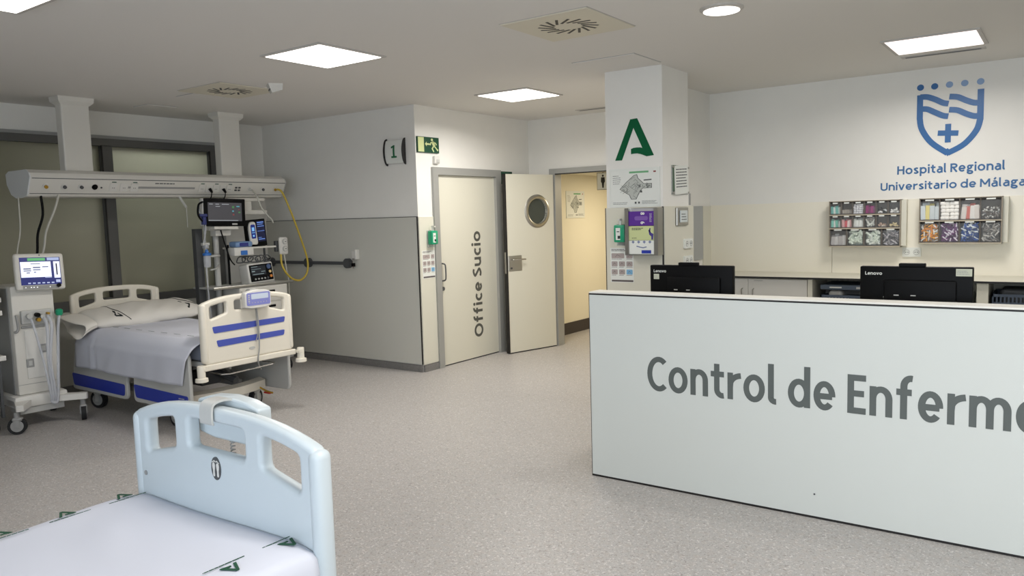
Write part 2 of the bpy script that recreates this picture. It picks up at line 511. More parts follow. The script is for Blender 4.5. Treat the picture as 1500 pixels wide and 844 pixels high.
def text(mb, txt, u0, v0, cap, fn, s=.16, width=None, d=.0015, gap=.12):
    def lay(wx):
        x = 0; L_ = []
        for ch in txt:
            if ch == ' ': x += .26 * wx; continue
            W, st = glyph(ch, s, wx)
            L_.append((x, st)); x += W + gap * wx
        return x - gap * wx, L_
    wx = 1.0
    if width:
        for _ in range(6):
            tot, _l = lay(wx); wx *= (width / cap) / tot
    tot, L_ = lay(wx)
    d_ = d
    for x, st in L_:
        for k_, p in enumerate(st):
            d = d_ + k_ * .0004
            if isinstance(p, tuple) and p[0] == 'c': mb.ribbon([((x + a) * cap + u0, b * cap + v0) for a, b in p[1]], s * cap, fn, 0, d, True)
            elif isinstance(p, tuple) and p[0] == 'f': mb.prism([((x + a) * cap + u0, b * cap + v0) for a, b in p[1]], fn, 0, d)
            else: mb.ribbon([((x + a) * cap + u0, b * cap + v0) for a, b in p], s * cap, fn, 0, d)
    return mb


A_POLY = [(0, 0), (.178, -.003), (.49, .775), (.713, .268)] + [(.66, .283), (.57, .288), (.49, .284), (.42, .262), (.42, .135)] + [(.50, .142), (.58, .142), (.66, .122), (.74, .09), (.817, .055), (1.0, .072), (.588, .998), (.41, .985)]


def a_logo(mb, u0, v0, w_, h_, fn, d=.0015):
    mb.prism([(u0 + a * w_, v0 + b * h_) for a, b in A_POLY], fn, 0, d)


def bars(mb, u0, u1, v, n, step, th, fn, rng, d=.0008, ragged=.3):
    """lines of illegibly small print"""
    for k in range(n):
        u = u0; e = u1 - (u1 - u0) * ragged * rng.random()
        while u < e:
            l = min((u1 - u0) * (.08 + .12 * rng.random()), e - u)
            mb.prism([(u, v - k * step), (u + l, v - k * step), (u + l, v - k * step + th), (u, v - k * step + th)], fn, 0, d)
            u += l + th * .6

# ================================================================== THE ROOM
K = dict(kind='structure')
XL, YP, XD, YB, XR, YR = -8.02, 6.06, -5.53, 8.13, 4.0, 7.75
YF = -2.5
CORE = 0.2

floor = MB().box(-10.2, XR + .2, YF - .2, 13.2, -.1, 0).build('floor', M_floor, **K)
ceiling = MB().box(-10.2, XR + .2, YF - .2, YB + .15, Z, Z + .1).build('ceiling', M_ceil, **K)

# left wall with the long window
wy0, wy1, wz0, wz1 = 0.2, 5.43, .905, 2.52
wl = MB()
wl.box(XL - .15, XL, YF, wy0, 0, Z).box(XL - .15, XL, wy1, YP, 0, Z).box(XL - .15, XL, wy0, wy1, wz1, Z).box(XL - .15, XL, wy0, wy1, 0, wz0 - .10)
wall_left = wl.build('wall_left', M_wall, **K)
for a, b in ((YF, .8), (.8, 2.45), (2.45, 4.1), (4.1, 6.06)):
    MB().box(XL, XL + .012, a + .002, b - .002, .075, wz0 - .102).build('panel', M_panel_cool, wall_left)
win = MB()
win.box(XL - .1, XL + .02, wy0, wy1, wz1 - .075, wz1 + .02).box(XL - .1, XL + .02, wy0, wy1, wz0 - .1, wz0)
win.box(XL - .1, XL + .02, wy1 - .11, wy1, wz0, wz1 - .07).box(XL - .1, XL + .02, wy0, wy0 + .1, wz0, wz1 - .07)
window_1 = win.build('window_1', M_dkalu, **K)
MB().box(XL, XL + .028, wy0, wy1 + .03, wz1 + .0, wz1 + .03).box(XL, XL + .028, wy1, wy1 + .03, wz0 - .1, wz1).build('outer_trim', M_grey, window_1)
for yc in (2.15, 4.15): MB().box(XL - .1, XL + .02, yc - .055, yc + .055, wz0, wz1 - .07).build('mullion', M_dkalu, window_1)
MB().box(XL + .02, XL + .035, 4.088, 4.098, wz0, wz1 - .07).box(XL + .02, XL + .035, wy1 - .125, wy1 - .112, wz0, wz1 - .07).build('gasket', M_black, window_1)
for a, b in ((wy0 + .1, 2.095), (2.205, 4.095), (4.205, wy1 - .11)):
    MB().box(XL - .05, XL - .04, a, b, wz0, wz1 - .07).build('pane', M_frost, window_1)
# room behind the frosted window
bk = MB().box(-10.2, -10.1, .0, 6.2, 0, Z).box(-10.1, XL - .15, -.1, 0, 0, Z).box(-10.1, XL - .15, 6.06, 6.2, 0, Z)
bk.build('wall_far', M_wall, **K)
area('next_room_lamp', (-8.5, 4.75, 2.74), (0, 0, 0), .5, 1.1, 50, (.96, 1.0, .97))

# partition wall (carries the 1 sign)
wp = MB().box(XL - .15, XD - .1, YP, YP + .12, 0, Z).build('wall_partition', M_wall, **K)
WT = 1.637
MB().box(XL + .002, XD - .012, YP - .012, YP, .08, WT).build('panel', M_panel_cool, wp)
MB().box(XD - .012, XD - .0045, YP - .014, YP, .08, WT).box(XL, XD, YP - .011, YP, WT, WT + .006).build('edge_strip', M_black, wp)
MB().box(XL, XD - .005, YP - .022, YP, 0, .072).build('baseboard_partition', M_cove, **K)
MB().box(XL, XL + .022, YF, YP - .02, 0, .072).build('baseboard_left', M_cove, **K)

# wall with the sliding door
dj0, dj1, dz = 6.372, 7.42, 2.08
wd = MB().box(XD - .1, XD, YP, dj0 - .08, 0, Z).box(XD - .1, XD, dj0 - .08, 7.50, 2.16, Z).box(XD - .1, XD, 7.50, YB + .1, 0, Z)
wd = wd.build('wall_door_side', M_wall, **K)
MB().box(XD, XD + .012, YP - .004, dj0 - .085, .08, WT).build('panel', M_panel, wd)
MB().box(XD - .002, XD + .02, YP, dj0 - .085, 0, .072).build('baseboard_door_side', M_cove, **K)
fr = MB().box(XD - .1, XD + .03, dj0 - .083, dj0, 0, 2.16).box(XD - .1, XD + .03, dj1 - .02, dj1 + .08, 0, 2.16).box(XD - .1, XD + .03, dj0, dj1 - .02, 2.08, 2.16)
door_1 = fr.build('door_1', M_alu, label='grey aluminium frame around the sliding service-room door', **K)
MB().box(XD - .045, XD - .005, dj0, dj1 - .02, .012, 2.078).build('door_leaf', M_panel, door_1)
MB().box(XD - .06, XD - .008, dj0, dj1 - .02, 0.0, .012).build('threshold_gap_shade', M_black, door_1)  # black strip stands in for the shade under the leaf
hd = MB().tube([(XD - .005, dj0 + .035, 1.13), (XD + .035, dj0 + .045, 1.12), (XD + .045, dj0 + .045, 1.08), (XD + .045, dj0 + .045, .99), (XD + .035, dj0 + .045, .95), (XD - .005, dj0 + .035, .94)], .008)
hd.build('door_handle', M_dgrey, door_1, smooth=60)
MB().cyl((XD - .005, dj0 + .04, .855), (XD + .012, dj0 + .04, .855), .022, 16).build('lock_cylinder', M_dgrey, door_1, smooth=40)
tx = MB(); text(tx, 'Office Sucio', .243, -7.105, .158, lambda u, v, d: Vector((XD - .0045 + d, -v, u)), s=.19, width=1.215)
tx.build('lettering', M_dtext2, door_1)

# back wall with the open doorway
ox0, ox1, oz = -5.13, -4.10, 2.116
wb = MB().box(XD - .1, ox0 - .08, YB, YB + .1, 0, Z).box(ox0 - .08, ox1 + .08, YB, YB + .1, oz + .06, Z).box(ox1 + .08, -3.22, YB, YB + .1, 0, Z)
wb.build('wall_back', M_wall, **K)
fr = MB().box(ox0 - .085, ox0 - .0, YB - .03, YB + .11, 0, oz + .06).box(ox1, ox1 + .08, YB - .03, YB + .11, 0, oz + .06).box(ox0, ox1, YB - .03, YB + .11, oz, oz + .06)
door_2 = fr.build('door_2', M_alu, **K)
MB().box(ox0, ox1, YB - .032, YB, oz - .012, oz).build('door_seal', M_black, door_2)
# open leaf
hx_, hy_, fx_, fy_ = -5.165, 8.085, -5.355, 7.36
ang = math.atan2(fy_ - hy_, fx_ - hx_); LW = math.hypot(fx_ - hx_, fy_ - hy_)
TL = Matrix.Translation((hx_, hy_, 0)) @ Matrix.Rotation(ang, 4, 'Z')
# local: x along the leaf from the hinge, +y towards the room (camera side)
ph_u, ph_v = LW * .36, 1.668
leaf = plate([[(0.0, .012), (LW, .012), (LW, 2.105), (0, 2.105)], [(ph_u + .15 * cos(t * pi / 16), ph_v + .15 * sin(t * pi / 16)) for t in range(32)]], .04, .001, TL @ Matrix(((1, 0, 0, 0), (0, 0, 1, 0), (0, 1, 0, 0), (0, 0, 0, 1))), 0)
lf = leaf.build('door_leaf', M_panel, door_2)
MB().box(LW, LW + .014, -.026, .026, .006, 2.107, TL).box(0, LW, -.022, .022, .003, .012, TL).build('edge_strip', M_black, lf)
MB().box(LW + .014, LW + .017, -.012, .012, .95, 1.2, TL).build('strike_plate', M_steel, lf)
def TR(u, v, w_): return TL @ Matrix.Translation((u, w_, v)) @ Matrix.Rotation(radians(-90), 4, 'X')
MB().lathe([(.158, -.03), (.198, -.03), (.203, .0), (.192, .014), (.165, .014), (.155, .004)], TR(ph_u, ph_v, .018), 40).build('porthole_ring', M_steel, lf, smooth=40) if False else None
ring = MB()
nn = 40; prof = [(.150, .0), (.150, .03), (.160, .036), (.188, .030), (.200, .021), (.200, .0)]
vs = []; fs = []
for i in range(nn):
    t = 2 * pi * i / nn
    for r_, q in prof: vs.append(TL @ Vector((ph_u + r_ * cos(t), q, ph_v + r_ * sin(t))))
for i in range(nn):
    for k in range(len(prof)):
        a = i * len(prof) + k; b = i * len(prof) + (k + 1) % len(prof); c_ = ((i + 1) % nn) * len(prof) + (k + 1) % len(prof); d_ = ((i + 1) % nn) * len(prof) + k
        fs.append((a, b, c_, d_))
ring.add(vs, fs); pring = ring.build('porthole_ring', M_steel, lf, smooth=50)
M_port = mat('porthole_glass', rgb(70, 78, 74), 0.08, alpha=.8)
MB().add([], []) if False else None
pg = MB(); pg.cyl(TL @ Vector((ph_u, -.004, ph_v)), TL @ Vector((ph_u, .006, ph_v)), .152, 40); pg.build('porthole_glass', M_port, lf)
for t in (75, 165, 250, 340):
    pass
lk = MB().rbox(LW - .215, LW - .012, .02, .026, .975, 1.155, .004, 1, TL).build('lock_plate', M_steel, lf)
MB().tube([TL @ Vector(p) for p in ((LW - .05, .024, 1.11), (LW - .05, .06, 1.11), (LW - .08, .066, 1.11), (LW - .24, .066, 1.108))], .009).build('door_handle', M_chrome, lf, smooth=60)
MB().cyl(TL @ Vector((LW - .05, .024, 1.01)), TL @ Vector((LW - .05, .034, 1.01)), .012, 12).build('keyhole', M_dgrey, lf)

# corridor beyond
wc = MB().box(-5.62, -5.52, YB + .1, 13, 0, 2.5).box(-5.6, -3, 13, 13.1, 0, 2.5).box(-3.22, -3.12, YB + .1, 13, 0, 2.5).box(-5.6, -3.1, YB + .1, 13.1, 2.15, 2.2)
wc.build('wall_corridor', M_cream, **K)
MB().box(-5.522, -5.508, YB + .12, 13, 0, .155).build('baseboard_corridor', mat('dark_skirting', rgb(62, 56, 54), .5), **K)
area('corridor_lamp', (-4.3, 9.6, 2.13), (0, 0, 0), .5, .5, CORRIDOR_W, (1.0, .86, .62))
sw = thing('light_switch', 'round white switch on the cream corridor wall by the door frame', 'switch', (-5.50, 8.83, 1.25))
MB().cyl((-5.522, 8.83, 1.28), (-5.505, 8.83, 1.28), .03, 20).build('plate', M_white, sw, smooth=40)

# pillar
px0, px1, py0, py1 = -3.215, -2.70, 5.89, 6.41
pillar = MB().box(px0, px1, py0, py1, 0, Z).build('pillar', M_wall, **K)
PT = 1.662
MB().box(px0 - .004, px1 - .006, py0 - .012, py0, .08, PT).build('panel', M_panel, pillar)
MB().box(px0 - .012, px0 - .004, py0 - .012, py0 + .01, .08, PT).box(px1 - .006, px1 + .004, py0 - .012, py0 - .001, .08, PT).build('edge_strip', M_black, pillar)
MB().box(px1, px1 + .012, py0 + .0, py1 + .075, .08, PT).build('panel', M_panel, pillar)
MB().box(px0 - .01, px1 + .02, py0 - .02, py0, 0, .075).box(px1, px1 + .02, py0, py1, 0, .075).build('baseboard_pillar', M_cove, **K)
# return and logo walls
wr = MB().box(-3.22, -3.03, py1, YB + .1, 0, Z).build('wall_return', M_wall, **K)
MB().box(-3.03, -3.018, 7.53, YR, .9, PT).build('panel', M_panel, wr)
MB().box(-3.03, -3.018, 7.26, 7.52, 1.13, PT + .002).build('grey_panel', mat('grey_compact', rgb(166, 168, 168), .4), wr)
wq = MB().box(-3.03, XR + .2, YR, YR + .15, 0, Z).build('wall_right', M_wall, **K)
for a, b in ((-3.018, -1.834), (-1.83, -.20), (-.196, 1.4), (1.404, XR)):
    MB().box(a, b, YR - .012, YR, .9, PT + .006).build('panel', M_panel_w, wq)

# walls out of view
ws = MB().box(XR, XR + .15, YF, YR, 0, Z).build('wall_side', M_wall, **K)
wf = MB()
wf.box(XL - .15, XR + .15, YF - .15, YF, 0, .95).box(XL - .15, XR + .15, YF - .15, YF, 2.35, Z)
xs = [XL - .15, -3.3, -1.3, -.5, 1.5, 1.9, 3.9, XR + .15]
for i in range(0, 8, 2): wf.box(xs[i], xs[i + 1], YF - .15, YF, .95, 2.35)
wf.build('wall_front', M_wall, **K)
M_day = mat('daylit_pane', rgb(230, 240, 255), .3, emit=rgb(215, 230, 255), es=1.2)
for k in range(3):
    a, b = xs[1 + 2 * k], xs[2 + 2 * k]
    o = MB().box(a, b, YF - .1, YF - .02, .95, 1.0).box(a, b, YF - .1, YF - .02, 2.3, 2.35).box(a, a + .05, YF - .1, YF - .02, 1.0, 2.3).box(b - .05, b, YF - .1, YF - .02, 1.0, 2.3).build('window_%d' % (k + 2), M_dkalu, **K)
    MB().box(a + .05, b - .05, YF - .07, YF - .06, 1.0, 2.3).build('pane', M_day, o)

# ================================================================== CEILING FITTINGS
def lamp_panel(x, y, on, label, power):
    t = thing('ceiling_light', label, 'ceiling light', (x, y, Z), 0, 'square light panels set in the ceiling')
    f_ = MB()
    for a, b, c_, d_ in ((-.31, .31, -.31, -.285), (-.31, .31, .285, .31), (-.31, -.285, -.285, .285), (.285, .31, -.285, .285)):
        f_.box(a, b, c_, d_, -.010, 0)
    f_.build('frame', M_lampf, t, local=True)
    MB().rbox(-.285, .285, -.285, .285, -.014, -.002, .004, 1).build('diffuser', on, t, local=True)
    a = area('lamp_and_fill_light', (x, y, Z - .03), (0, 0, 0), .57, .57, power, LAMP_COL, spread=SPREAD)
    a.visible_glossy = True
    return t


lamp_labels = ['glowing square light panel in the ceiling between the two slotted air vents', 'glowing square light panel in the ceiling above the sliding door and open doorway', 'pinkish square light panel in the ceiling near the blue wall emblem', 'glowing square light panel at the top edge of the view, above the near bed',
               'added fill light overhead, out of view and without a panel']
for (x, y, pw), lb in zip(LAMPS_AND_FILL, lamp_labels):
    if y < 2.5 and x > -2: continue
    lamp_panel(x, y, M_lampp if x > -2 else M_lampe, lb, pw)
for x, y, pw in [LAMPS_AND_FILL[4]] + EXTRA_FILL: area('lamp_and_fill_light', (x, y, Z - .03), (0, 0, 0), .57, .57, pw, LAMP_COL, spread=SPREAD)  # fill lights out of view, no panels built for them

t = thing('downlight', 'round recessed downlight glowing in the ceiling near the top edge', 'ceiling light', (-1.70, 4.54, Z))
MB().lathe([(.125, 0), (.125, -.006), (.112, -.014), (.10, -.014)], Matrix.Identity(4), 36).build('trim_ring', M_lampf, t, local=True, smooth=40)
MB().lathe([(.0001, -.017), (.104, -.017), (.100, -.0145), (.0001, -.0145)], Matrix.Identity(4), 36).build('diffuser', M_lampe, t, local=True)
area('lamp_and_fill_light', (-1.70, 4.54, Z - .03), (0, 0, 0), .2, .2, 9, LAMP_COL, 'DISK')


def swirl(x, y, label):
    t = thing('air_diffuser', label, 'air vent', (x, y, Z), 0, 'square swirl air diffusers in the ceiling')
    MB().rbox(-.305, .305, -.305, .305, -.009, 0, .004, 1).build('plate', M_vent, t, local=True)
    MB().box(-.31, .31, -.31, .31, -.002, 0).build('edge_rim', M_lampf, t, local=True)  # thin grey-white plate showing around the vent edge
    for k in range(16):
        a = 2 * pi * k / 16
        T = Matrix.Rotation(a, 4, 'Z') @ Matrix.Translation((.134, 0, 0)) @ Matrix.Rotation(radians(30), 4, 'Z')
        MB().box(-.058, .058, -.0085, .0085, -.0102, -.008, T).build('slot', M_black, t, local=True)  # black plate stands in for the shade inside a recessed slot
    return t


swirl(-2.58, 4.27, 'large cream swirl vent in the ceiling in front of the pillar')
swirl(-6.05, 4.26, 'far cream swirl vent in the ceiling above the far bed foot')
def hatch(x0, x1, y0, y1, label):
    t = thing('access_hatch', label, 'ceiling hatch', ((x0 + x1) / 2, (y0 + y1) / 2, Z), 0)
    MB().box(x0, x1, y0, y1, Z - .0015, Z).build('gap', M_grey, t)
    MB().box(x0 + .006, x1 - .006, y0 + .006, y1 - .006, Z - .006, Z - .001).build('cover', M_ceil, t)
hatch(-3.20, -2.66, 5.33, 5.80, 'flush ceiling access hatch right in front of the pillar top')
hatch(-6.66, -6.38, 4.12, 4.45, 'small ceiling hatch just beside the far swirl vent')
hatch(-7.5, -7.25, 4.18, 4.5, 'small ceiling hatch between the two pendant drop columns')
t = thing('linear_grille', 'narrow linear slot grille in the ceiling just behind the pinkish light panel', 'air vent', (-.86, 7.03, Z))
MB().box(-1.15, -.57, 6.99, 7.08, Z - .006, Z).build('frame', M_lampf, t); MB().box(-1.12, -.6, 7.015, 7.045, Z - .008, Z - .005).build('slot', M_dgrey, t)
t = thing('linear_grille', 'narrow slot grille in the far ceiling beside the pillar, above the open doorway', 'air vent', (-4.3, 7.8, Z))
MB().box(-4.6, -3.95, 7.72, 7.84, Z - .006, Z).build('frame', M_lampf, t); MB().box(-4.57, -3.98, 7.76, 7.79, Z - .008, Z - .005).build('slot', M_dgrey, t)
t = thing('ceiling_camera', 'white wedge-shaped sensor housing on the ceiling beside the far swirl vent', 'camera', (-5.5, 4.3, Z))
TW = Matrix.Translation((-5.55, 4.35, Z)) @ Matrix.Rotation(radians(-30), 4, 'Z')
hw = MB(); hw.add([TW @ Vector(p) for p in ((-.07, -.06, 0), (.07, -.06, 0), (.07, .06, 0), (-.07, .06, 0), (-.045, -.03, -.075), (.045, -.03, -.075), (.06, .055, -.05), (-.06, .055, -.05))], [(0, 1, 2, 3), (4, 7, 6, 5), (0, 4, 5, 1), (1, 5, 6, 2), (2, 6, 7, 3), (3, 7, 4, 0)])
hw.build('housing', M_white, t); MB().box(-.05, .05, -.045, -.03, -.05, -.01, TW).build('lens', M_dgrey, t)

# ================================================================== WALL FITTINGS, LEFT
# number sign (curved flag sign)
t = thing('number_sign', 'curved white flag sign with a green 1 and black end caps on the partition wall', 'sign', (-5.80, YP, 2.2))
n = 14
def sgy(z, k=1.0): q_ = (z - 2.326) / .128; return YP - .004 - .040 * k * sqrt(max(0, 1 - q_ * q_)) ** 1.0
cv = MB(); zs = [2.326 + .120 * sin(radians(-90 + 180 * i / n)) for i in range(n + 1)]
vs = [(x_, sgy(z_), z_) for x_ in (-5.925, -5.675) for z_ in zs] + [(x_, YP, z_) for x_ in (-5.925, -5.675) for z_ in zs]; a = n + 1
cv.add(vs, [(i, i + 1, a + i + 1, a + i) for i in range(n)]); cv.build('sign_face', M_paper, t, smooth=40)
def cap(x0_, x1_, e):
    zz = [2.326 + (.128 + e) * sin(radians(-90 + 180 * i / 18)) for i in range(19)]
    ol = [(YP - .002 - (.044 + e) * sqrt(max(0, 1 - ((z_ - 2.326) / (.128 + e)) ** 2)), z_) for z_ in zz]
    return MB().prism(ol + [(YP, zz[-1]), (YP, zz[0])], lambda u, v, d: Vector((x0_ + d, u, v)), 0, x1_ - x0_)
cap(-5.675, -5.665, .010).build('end_cap', M_black, t)
cap(-5.938, -5.925, .014).build('end_cap', M_black, t)
g1 = MB(); FN = lambda u, v, d: Vector((-5.80 + u, sgy(2.262 + v) - d - .001, 2.262 + v))
g1.ribbon([(.004, k * .13 / 12) for k in range(13)], .024, FN, 0, .002); g1.ribbon([(-.034, .009), (0, .0085), (.042, .009)], .018, FN, .0, .0024); g1.ribbon([(-.032, .106), (-.014, .114), (.006, .121)], .018, FN, 0, .0028)
g1.build('numeral', mat('sign_green', rgb(20, 100, 60), .5), t)

# hand rail
t = thing('handrail', 'dark grey wall rail on three round mounts along the partition wall', 'rail', (-7.25, YP, 1.12))
MB().box(-7.97, -6.5, YP - .055, YP - .04, 1.128, 1.164).build('bar', M_dgrey, t)
for x in (-7.93, -7.25, -6.58):
    MB().cyl((x, YP - .013, 1.145), (x, YP - .06, 1.145), .055, 24).build('mount', M_dgrey, t, smooth=40)
t = thing('wall_holder', 'small white holder clipped at the rail end on the partition wall', 'holder', (-6.46, YP, 1.1))
MB().rbox(-6.50, -6.425, YP - .05, YP - .013, 1.20, 1.285, .008).build('box', M_white, t)
MB().rbox(-6.44, -6.41, YP - .07, YP - .013, 1.19, 1.30, .008).build('clip', M_white, t)
MB().box(-6.485, -6.475, YP - .055, YP - .04, 1.09, 1.2).build('stem', M_chrome, t); MB().rbox(-6.5, -6.46, YP - .062, YP - .035, 1.11, 1.15, .004).build('knob', M_blackp, t)

# exit sign
t = thing('exit_sign', 'green emergency exit sign with a running figure beside the wall corner', 'sign', (XD, 6.24, 2.3))
MB().box(XD, XD + .02, 6.075, 6.41, 2.306, 2.468).build('board', M_exitg, t)
pr = MB(); F = onX(XD + .02)
pr.prism([(6.083, 2.312), (6.172, 2.312), (6.172, 2.462), (6.083, 2.462)], F, 0, .001)
pr.prism([(6.19, 2.395), (6.215, 2.42), (6.215, 2.403), (6.265, 2.403), (6.265, 2.387), (6.215, 2.387), (6.215, 2.37)], F, 0, .001)
pr.prism([(6.30 + .017 * cos(k * pi / 6), 2.442 + .014 * sin(k * pi / 6)) for k in range(12)], F, 0, .001)
pr.ribbon([(6.31, 2.42), (6.335, 2.375)], .034, F, 0, .001); pr.ribbon([(6.325, 2.378), (6.30, 2.35), (6.325, 2.318)], .016, F, 0, .001)
pr.ribbon([(6.335, 2.378), (6.365, 2.355), (6.385, 2.335), (6.395, 2.345)], .014, F, 0, .001)
pr.ribbon([(6.315, 2.42), (6.28, 2.41), (6.272, 2.385)], .012, F, 0, .001); pr.ribbon([(6.32, 2.415), (6.355, 2.41), (6.37, 2.39)], .012, F, 0, .001)
pr.build('pictogram', M_exity, t)
t = thing('wall_sensor', 'small white push-button box above the sliding door frame corner', 'switch', (XD, 6.36, 2.18))
MB().rbox(XD, XD + .035, 6.32, 6.40, 2.195, 2.275, .006).build('box', M_white, t); MB().rbox(XD + .035, XD + .042, 6.345, 6.39, 2.205, 2.24, .003).build('button', M_lgrey, t)


def soap(T, label, flip=1):
    """local: x across, -y out of the wall, z up; origin at the bottom centre against the wall"""
    t = thing('soap_dispenser', label, 'hand sanitiser')
    t.matrix_world = T; WM[t] = T.copy()
    MB().rbox(-.055, .055, -.012, 0, -.03, .15, .004).build('bracket', M_perspex, t, local=True)
    b = MB().rbox(-.05, .05, -.07, -.013, 0, .145, .009).build('bottle', M_soap, t, local=True, smooth=40)
    MB().box(-.03, .012, -.0715, -.07, .02, .12).build('label_sticker', M_paper, b, local=True)
    m = MB().box(-.012, .012, -.0725, -.0715, .03, .055); m.prism([(-.02, .085), (.004, .085), (.004, .092), (-.02, .092)], lambda u, v, d: Vector((u, -.0715 - d, v)), 0, .001); m.build('label_print', M_pdark, b, local=True)
    MB().cyl((0, -.042, .145), (0, -.042, .185), .012, 12).box(-.01, .01, -.075, -.03, .18, .195).build('pump', M_white, t, local=True)
    return t


soap(Matrix.Translation((XD + .012, 6.222, 1.345)) @ Matrix.Rotation(radians(90), 4, 'Z'), 'green hand gel bottle in a bracket beside the sliding door frame')


def hyg(fn, u0, u1, v0, v1, label):
    c0 = fn((u0 + u1) / 2, v0, 0)
    t = thing('hygiene_poster', label, 'poster', tuple(c0))
    rng = random.Random(5)
    W_ = u1 - u0; H_ = v1 - v0
    MB().prism([(u0, v0), (u1, v0), (u1, v1), (u0, v1)], fn, 0, .0015).build('sheet', M_paper, t)
    g = MB(); bl = MB(); dk = MB()
    F2 = lambda u, v, d: fn(u, v, d + .0015)
    for r_ in range(3):
        for c_ in range(3):
            a = u0 + W_ * (.05 + c_ * .32); b = a + W_ * .26; lo = v1 - H_ * (.30 + r_ * .235); hi = lo + H_ * .145
            if r_ == 0 and c_ == 0: b = a + W_ * .55
            if r_ == 0 and c_ == 1: continue
            q = bl if (r_ == 2 and c_ == 2) else g
            q.prism(rr(a, b, lo, hi, W_ * .03, 2), F2, 0, .0008)
            bars(dk, a, b, lo - H_ * .03, 1, .01, H_ * .012, F2, rng)
            dk.ribbon([(a + (b - a) * .3, lo + (hi - lo) * .3), (a + (b - a) * .45, lo + (hi - lo) * .7), (a + (b - a) * .7, lo + (hi - lo) * .4)], W_ * .012, F2, .0008, .0015)
    dk.prism([(u0 + .01, v0 + .005), (u1 - .005, v0 + .005), (u1 - .005, v0 + H_ * .07), (u0 + .01, v0 + H_ * .07)], F2, 0, .0008)
    bars(dk, u0 + .01, u1 - W_ * .2, v1 - H_ * .05, 2, H_ * .04, H_ * .018, F2, rng)
    g.build('pictograms', mat('poster_taupe', rgb(168, 156, 152), .7), t); bl.build('blue_pictogram', mat('poster_blue', rgb(120, 170, 205), .7), t); dk.build('print', mat('poster_print', rgb(92, 84, 84), .7), t)


hyg(onX(XD + .012), 6.085, 6.283, .99, 1.285, 'hand hygiene poster in a narrow strip beside the sliding door')
t = thing('exit_sign', 'small dark green notice behind the open door leaf', 'sign', (XD, 7.58, 2.05))
MB().box(XD, XD + .012, 7.53, 7.75, 2.0, 2.15).build('board', M_exitg, t)
MB().box(XD, XD + .01, 7.53, 7.66, 1.9, 1.985).build('paper_note', M_lgrey, t)

# corridor signs
def floor_map(fn, u0, u1, v0, v1, label, rim=True):
    c0 = fn((u0 + u1) / 2, v0, 0); W_ = u1 - u0; H_ = v1 - v0; rng = random.Random(11)
    t = thing('evacuation_map', label, 'map', tuple(c0))
    MB().prism([(u0, v0), (u1, v0), (u1, v1), (u0, v1)], fn, .004, .008).build('sheet', M_paper, t)
    if rim: 
        q = MB(); q.ribbon([(u0 - .006, v0 - .006), (u1 + .006, v0 - .006), (u1 + .006, v1 + .006), (u0 - .006, v1 + .006)], .012, fn, 0, .01, True); q.build('frame', M_paper, t)
    F2 = lambda u, v, d: fn(u0 + u * W_, v0 + v * H_, d + .008)
    q = MB(); q.prism([(.20, .47), (.34, .66), (.50, .84), (.56, .86), (.58, .76), (.70, .60), (.86, .60), (.86, .48), (.68, .48), (.62, .40), (.54, .18), (.44, .18), (.40, .30)], F2, 0, .0006)
    q.build('floor_plan', mat('plan_grey', rgb(186, 189, 182), .8), t)
    k = MB()
    for _ in range(64):
        a = rng.uniform(.24, .84); b = rng.gauss(.52, .13 if a < .6 else .035)
        if abs(b - .52) > .33 - abs(a - .48) * .75 and a < .6: continue
        if a >= .6 and not .49 < b < .6: b = .54
        th = rng.choice([.7, -.8, .75, -.85, 1.5]) + rng.uniform(-.1, .1); l = rng.uniform(.02, .06)
        k.ribbon([(a - l * cos(th), b - l * sin(th)), (a + l * cos(th), b + l * sin(th))], .0055, F2, .0006, .0012)
    pl = [(.20, .47), (.34, .66), (.50, .84), (.56, .86), (.58, .76), (.70, .60), (.86, .60), (.86, .48), (.68, .48), (.62, .40), (.54, .18), (.44, .18), (.40, .30)]
    k.ribbon(pl, .012, F2, .0006, .0012, True)
    for a in (.51, .58): k.prism([(a, .055), (a + .035, .055), (a + .035, .11), (a, .11)], F2, 0, .0006)
    k.prism([(.70, .68), (.86, .69), (.86, .72), (.70, .71)], F2, 0, .0006); k.prism([(.62, .36), (.67, .36), (.66, .42), (.63, .42)], F2, 0, .0006)
    bars(k, .05, .22, .84, 5, .055, .012, F2, rng); bars(k, .05, .4, .09, 2, .04, .01, F2, rng); bars(k, .66, .98, .12, 3, .035, .010, F2, rng)
    k.build('plan_print', mat('plan_ink', rgb(78, 80, 80), .8), t)
    q = MB(); q.prism([(.40, .87), (.80, .92), (.80, .97), (.40, .93)] if False else [(.40, .90), (.80, .90), (.80, .95), (.40, .95)], F2, 0, .0006); q.build('green_heading', mat('map_green', rgb(110, 170, 122), .7), t)
    q = MB(); q.prism([(.90, .90), (.95, .90), (.95, .94), (.90, .94)], F2, 0, .0006); q.build('red_mark', mat('map_red', rgb(140, 60, 60), .7), t)


floor_map(onX(-5.52), 8.985, 9.44, 1.58, 1.92, 'evacuation floor plan on the cream corridor wall beyond the open door')
t = thing('toilet_sign', 'white toilet sign with a standing figure hanging in the corridor doorway', 'sign', (-4.96, 9.0, 1.93))
MB().rbox(-5.045, -4.875, 8.99, 9.0, 1.93, 2.14, .003, 1).build('board', M_paper, t)
MB().box(-5.05, -4.87, 8.995, 9.004, 1.925, 2.145).build('rim', M_dgrey, t)
MB().box(-4.97, -4.95, 8.993, 9.0, 2.14, 2.15).build('hanger', M_dgrey, t)
q = MB(); F = onY(8.99); q.prism([(-4.96 + .014 * cos(k * pi / 6), 2.105 + .014 * sin(k * pi / 6)) for k in range(12)], F, 0, .001)
q.prism([(-4.985, 2.085), (-4.935, 2.085), (-4.93, 2.03), (-4.943, 2.01), (-4.95, 1.95), (-4.97, 1.95), (-4.977, 2.01), (-4.99, 2.03)], F, 0, .001); q.build('pictogram', M_black, t)

